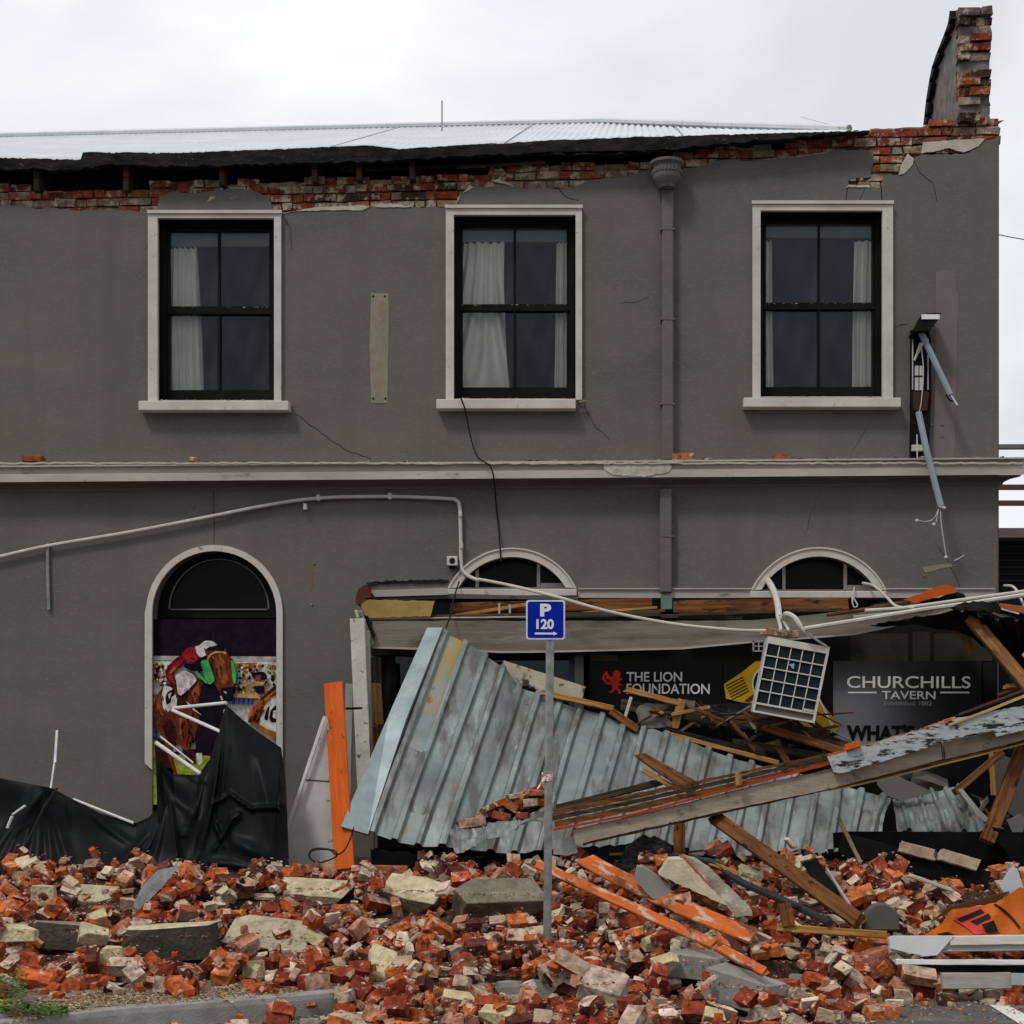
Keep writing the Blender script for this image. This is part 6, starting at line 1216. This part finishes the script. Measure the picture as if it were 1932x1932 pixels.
# --- conduit and cables
wire('conduit', [(-40,1057,-.08),(0,1050,-.08),(90,1030,-.08),(250,1003,-.08),(400,974,-.08),(500,954,-.08),(600,940,-.08),(735,937,-.07),(845,941,-.07),(860,944,-.07),(867,955,-.07),(869,1000,-.07),(870,1060,-.07),(874,1078,-.08),(886,1088,-.1),(904,1095,-.14)], .0185, PVC, label='off white conduit bowed along the wall and turning down beside the wall box', cat='conduit')
b = MB()
for u, v in ((600,938),(735,935),(868,968),(870,1028),(575,955)): b.px([(u-3,v-5),(u+3,v-5),(u+3,v+6),(u-3,v+6)], -.1, -.0305)
b.build('conduit_saddle', PVC, None, label='row of small saddle clips fixing the conduit to the wall', cat='clip')
wire('conduit_bracket', [(90,1024,-.06),(90,1080,-.055),(92,1150,-.055)], .018, STEEL, smoothn=0, label='short vertical metal conduit at the far left of the wall', cat='conduit')
wire('cable', [(904,1093,-.2),(960,1104,-.5),(1050,1126,-.8),(1150,1154,-.9),(1270,1177,-.9),(1380,1188,-.95),(1445,1190,-1.0)], [.016]*37, mat('cream_cable', (.56,.52,.44), (.46,.42,.35), bump=0), label='cream cable sagging from the conduit to the air conditioner', cat='cable')
wire('gutter_pipe', [(1518,1186,-1.1),(1600,1173,-1.1),(1740,1150,-1.1),(1830,1138,-1.1),(1990,1114,-1.1)], .022, PVC, smoothn=0, label='long thin white pipe running right from the air conditioner', cat='pipe')
wire('gutter_pipe', [(1632,1152,-1.0),(1700,1148,-1.0),(1800,1134,-1.0),(1990,1108,-1.0)], .018, PVC, smoothn=0, label='second white pipe just above the long thin white pipe', cat='pipe')
wire('cable', [(1628,1100,-.05),(1650,1106,-.3),(1674,1128,-.7),(1692,1144,-.95),(1725,1147,-1.02)], .013, PVC, label='white cable dropping from the right end of the right-hand lunette', cat='cable')
wire('cable', [(1612,1108,-.15),(1608,1130,-.2),(1611,1145,-.22),(1618,1142,-.22),(1610,1128,-.2)], .007, PVC, label='thin looped white wire hanging from the right-hand lunette sill', cat='cable')
wire('cable', [(869,750,-.17),(878,775,-.17),(886,815,-.1),(895,850,-.12),(905,866,-.27),(925,880,-.28),(932,905,-.26),(936,950,-.06),(942,1010,-.06),(945,1060,-.09)], .0075, RUBR, label='black cable hanging from the middle window down past the cornice', cat='cable')
wire('cable', [(866,1098,-.1),(856,1130,-.5),(850,1160,-.7),(842,1184,-.8)], .008, RUBR, label='thin black wire above the peak of the galvanised roofing', cat='cable')
wire('cable', [(1885,443,.1),(1905,447,.3),(1932,452,.6)], .005, RUBR, label='short thin wire sticking out beyond the building corner', cat='cable')
wire('cable', [(1895,1105,-.6),(1915,1110,-.9),(1935,1150,-1.1),(1945,1180,-1.2)], .012, PVC, label='white cable curling over the pipes at the right edge', cat='cable')
# --- little white box on wall
sp = empty('wall_box', P(853,1073,-.1), 'small pale square box on the wall left of the middle lunette', 'lamp')
b = MB(); b.rect(843,1049,863,1067,-.12,-.0305); b.build('housing', PVC, sp, bevel=.006); b = MB(); b.px(arc(853,1058,5.5,0,340,16), -.125,-.1195); b.build('lens', BKL, sp); b = MB(); b.rect(848,1067,858,1072,-.09,-.0305); b.build('bracket', BLK, sp)
# --- broken sign bracket with dangling tubes
sb = empty('light_fitting', P(1738,868,-.1), 'smashed illuminated sign fitting with dangling grey tubes near the building corner', 'light fitting')
pboard('back_plate', [(1719,622),(1750,618),(1757,640),(1757,750),(1752,870),(1718,868)], -.09, .06, BLK, parent=sb, jg=1, st=14)
pboard('top_box', [(1730,612),(1740,592),(1776,590),(1768,606),(1756,622),(1722,625)], -.32, .25, BLK, parent=sb); b = MB(); b.rect(1739,593,1773,602,-.335,-.321); b.build('white_end_panel', WHT, sb)
b = MB()
for u0, v0, u1, v1 in ((1727,690,1733,708),(1735,690,1742,708),(1727,712,1733,736),(1735,712,1742,736)): b.rect(u0, v0, u1, v1, -.13, -.091)
b.build('connector_block', PVC, sb); b = MB(); b.rect(1721,839,1742,850,-.14,-.091); b.build('lower_block', PVC, sb)
wire('torn_sleeve', [(1738,648,-.13),(1733,662,-.15),(1725,680,-.13)], [.02]*7+[.012]*6, PVC, sb); wire('bare_wire', [(1738,655,-.12),(1742,700,-.13),(1738,760,-.13),(1730,790,-.12)], .006, ALU, sb)
b = MB(); b.rect(1721, 640, 1723, 735, -.11, -.09); b.rect(1750, 640, 1752, 735, -.11, -.09); b.build('side_rail', ALU, sb)
pboard('rusty_block', [(1722,738),(1752,740),(1750,775),(1724,774)], -.12, .03, mat('rusty_red', (.07,.025,.02), bump=.3), parent=sb, jg=2, st=5)
TUB = mat('blue_grey_tube', (.27,.31,.35), (.20,.235,.27), bump=0, rough=.4)
wire('tube', [(1738,628,-.2),(1793,745,-.3)], .029, TUB, sb, smoothn=0); wire('tube', [(1733,778,-.2),(1748,850,-.3),(1775,955,-.38)], .031, TUB, sb, smoothn=0); wire('tube_end', [(1793,745,-.3),(1806,765,-.32)], .012, ALU, sb, smoothn=0)
wire('hook', [(1785,745,-.3),(1792,755,-.31),(1800,757,-.31)], .008, BLK, sb); wire('tube_end', [(1771,955,-.39),(1783,960,-.39)], .02, ALU, sb, smoothn=0)
for pts in ([(1772,958,-.38),(1762,978,-.38),(1748,984,-.38),(1730,982,-.38)], [(1774,960,-.38),(1776,990,-.38),(1785,1050,-.38)], [(1771,960,-.38),(1766,985,-.38)], [(1800,1058,-.35),(1812,1052,-.34),(1820,1047,-.34)], [(1730,820,-.12),(1731,893,-.2)]): wire('bare_wire', pts, .0055, ALU, sb)
b = MB()
for u, v, y in ((1730,982,-.38),(1762,989,-.38),(1785,1051,-.38),(1731,893,-.2)): b.lathe(P(u, v, y), [(.001,-.016),(.016,-.01),(.016,.01),(.001,.016)], 8)
b.build('terminal', PVC, sb)
# --- right end of canopy
rc = empty('canopy_roof_end', P(1900,1250,-1), 'dark corrugated end of the collapsed canopy at the upper right', 'canopy')
ribsheet('underside', [(1640,1180,-.9),(1820,1150,-1.5),(1990,1175,-2.0)], [(1790,1160,-.25),(1900,1250,-.35),(1990,1330,-.45)], [.5,.6,.7,.8,.9], None, m=DARK, rows=8, rw=.015, hgt=.04, parent=rc)
for k, (v0, v1) in enumerate(((1148,1196),(1166,1225),(1187,1262),(1212,1300))): plank('purlin', (1850+k*8,v0,-1.2+k*.2), (1990,v1+6,-1.4+k*.2), 8, .05, woodm('dim_purlin%d' % k, (.09,.08,.07), (.03,.027,.024)), rc, seed=110+k)
pboard('torn_membrane', [(1792,1146),(1822,1136),(1860,1136),(1900,1142),(1990,1165),(1990,1182),(1900,1158),(1850,1152),(1815,1152)], -1.55, .05, DARK, parent=rc, jg=2.5, st=7)
pboard('grey_cap', [(1885,1138),(1990,1150),(1990,1172),(1940,1160),(1890,1148)], -1.6, .02, DG, parent=rc)
pboard('orange_edge', [(1886,1138),(1905,1140),(1930,1149),(1928,1155),(1905,1150),(1886,1143)], -1.64, .02, WO, parent=rc, jg=.8); pboard('white_edge', [(1888,1144),(1925,1154),(1922,1159),(1890,1150)], -1.63, .02, WHT, parent=rc)
pboard('orange_scrap', [(1704,1131),(1745,1117),(1770,1106),(1785,1103),(1800,1109),(1806,1116),(1760,1128),(1728,1138)], -.85, .03, WO, 'torn orange painted scrap on the canopy right of the right-hand lunette', 'board', jg=1.2, st=8)
pboard('dark_scrap', [(1730,1139),(1806,1117),(1818,1120),(1826,1131),(1790,1138),(1740,1144)], -.8, .04, DARK, 'dark broken board under the torn orange scrap', 'board', jg=1)
pboard('glass_sheet', [(1928,1235),(1960,1205),(1960,1275)], -1.9, .01, gmat('pale_sheet', (.38,.44,.45)), 'pale pointed sheet corner at the right edge above the fascia', 'sheet')
for k, pts in enumerate(([(1610,1165),(1680,1158),(1760,1150)], [(1560,1160),(1620,1152),(1690,1140),(1716,1136)])): wire('bent_lath', [(u, v, -.75) for u, v in pts], .02, [gmat('pale_lath', (.36,.33,.28)), WB][k], label=['pale bent lath over the weathered beam near the white pipes','brown bent lath behind the pale bent lath'][k], cat='timber')
plank('dark_plank', (1640,1150,-.5), (1740,1135,-.5), 14, .05, WD, label='dark plank end above the weathered beam at the right', cat='timber', seed=120, split=.05)
# --- neighbour seen past the corner
nb = empty('neighbouring_building', P(1950,1600,7), 'dark neighbouring building with a railed deck beyond the tavern corner', 'building')
b = MB(); y = 7; b.px([(1700,1015),(2500,1015),(2500,1640),(1700,1640)], y, y+5); b.build('wall', mat('dark_neighbour_wall', (.012,.011,.010), bump=0), nb)  # plain near-black wall colour
b = MB(); b.px([(1700,996),(2500,996),(2500,1014),(1700,1014)], y-.4, y+5); b.build('roof_edge', gmat('roof_edge_brown', (.14,.125,.11)), nb)
b = MB(); b.px([(1880,838),(2500,836),(2500,844),(1880,846)], y-.2, y-.1); b.build('handrail', gmat('rail_grey', (.16,.16,.165)), nb)
for v0, v1 in ((914,923),(944,953)): b = MB(); b.px([(1880,v0),(2500,v0),(2500,v1),(1880,v1)], y-.2, y-.12); b.build('rail', gmat('rail_brown', (.10,.055,.045)), nb)
for u in (2040, 2200, 2400): b = MB(); b.px([(u,838),(u+8,838),(u+8,996),(u,996)], y-.19, y-.12); b.build('post', gmat('rail_post', (.10,.09,.09)), nb)
b = MB()
for k in range(6): b.px([(1880,1030+k*13),(2500,1030+k*13),(2500,1032+k*13),(1880,1032+k*13)], y-.03, y)
b.build('louvre', gmat('louvre_grey', (.03,.03,.03)), nb)
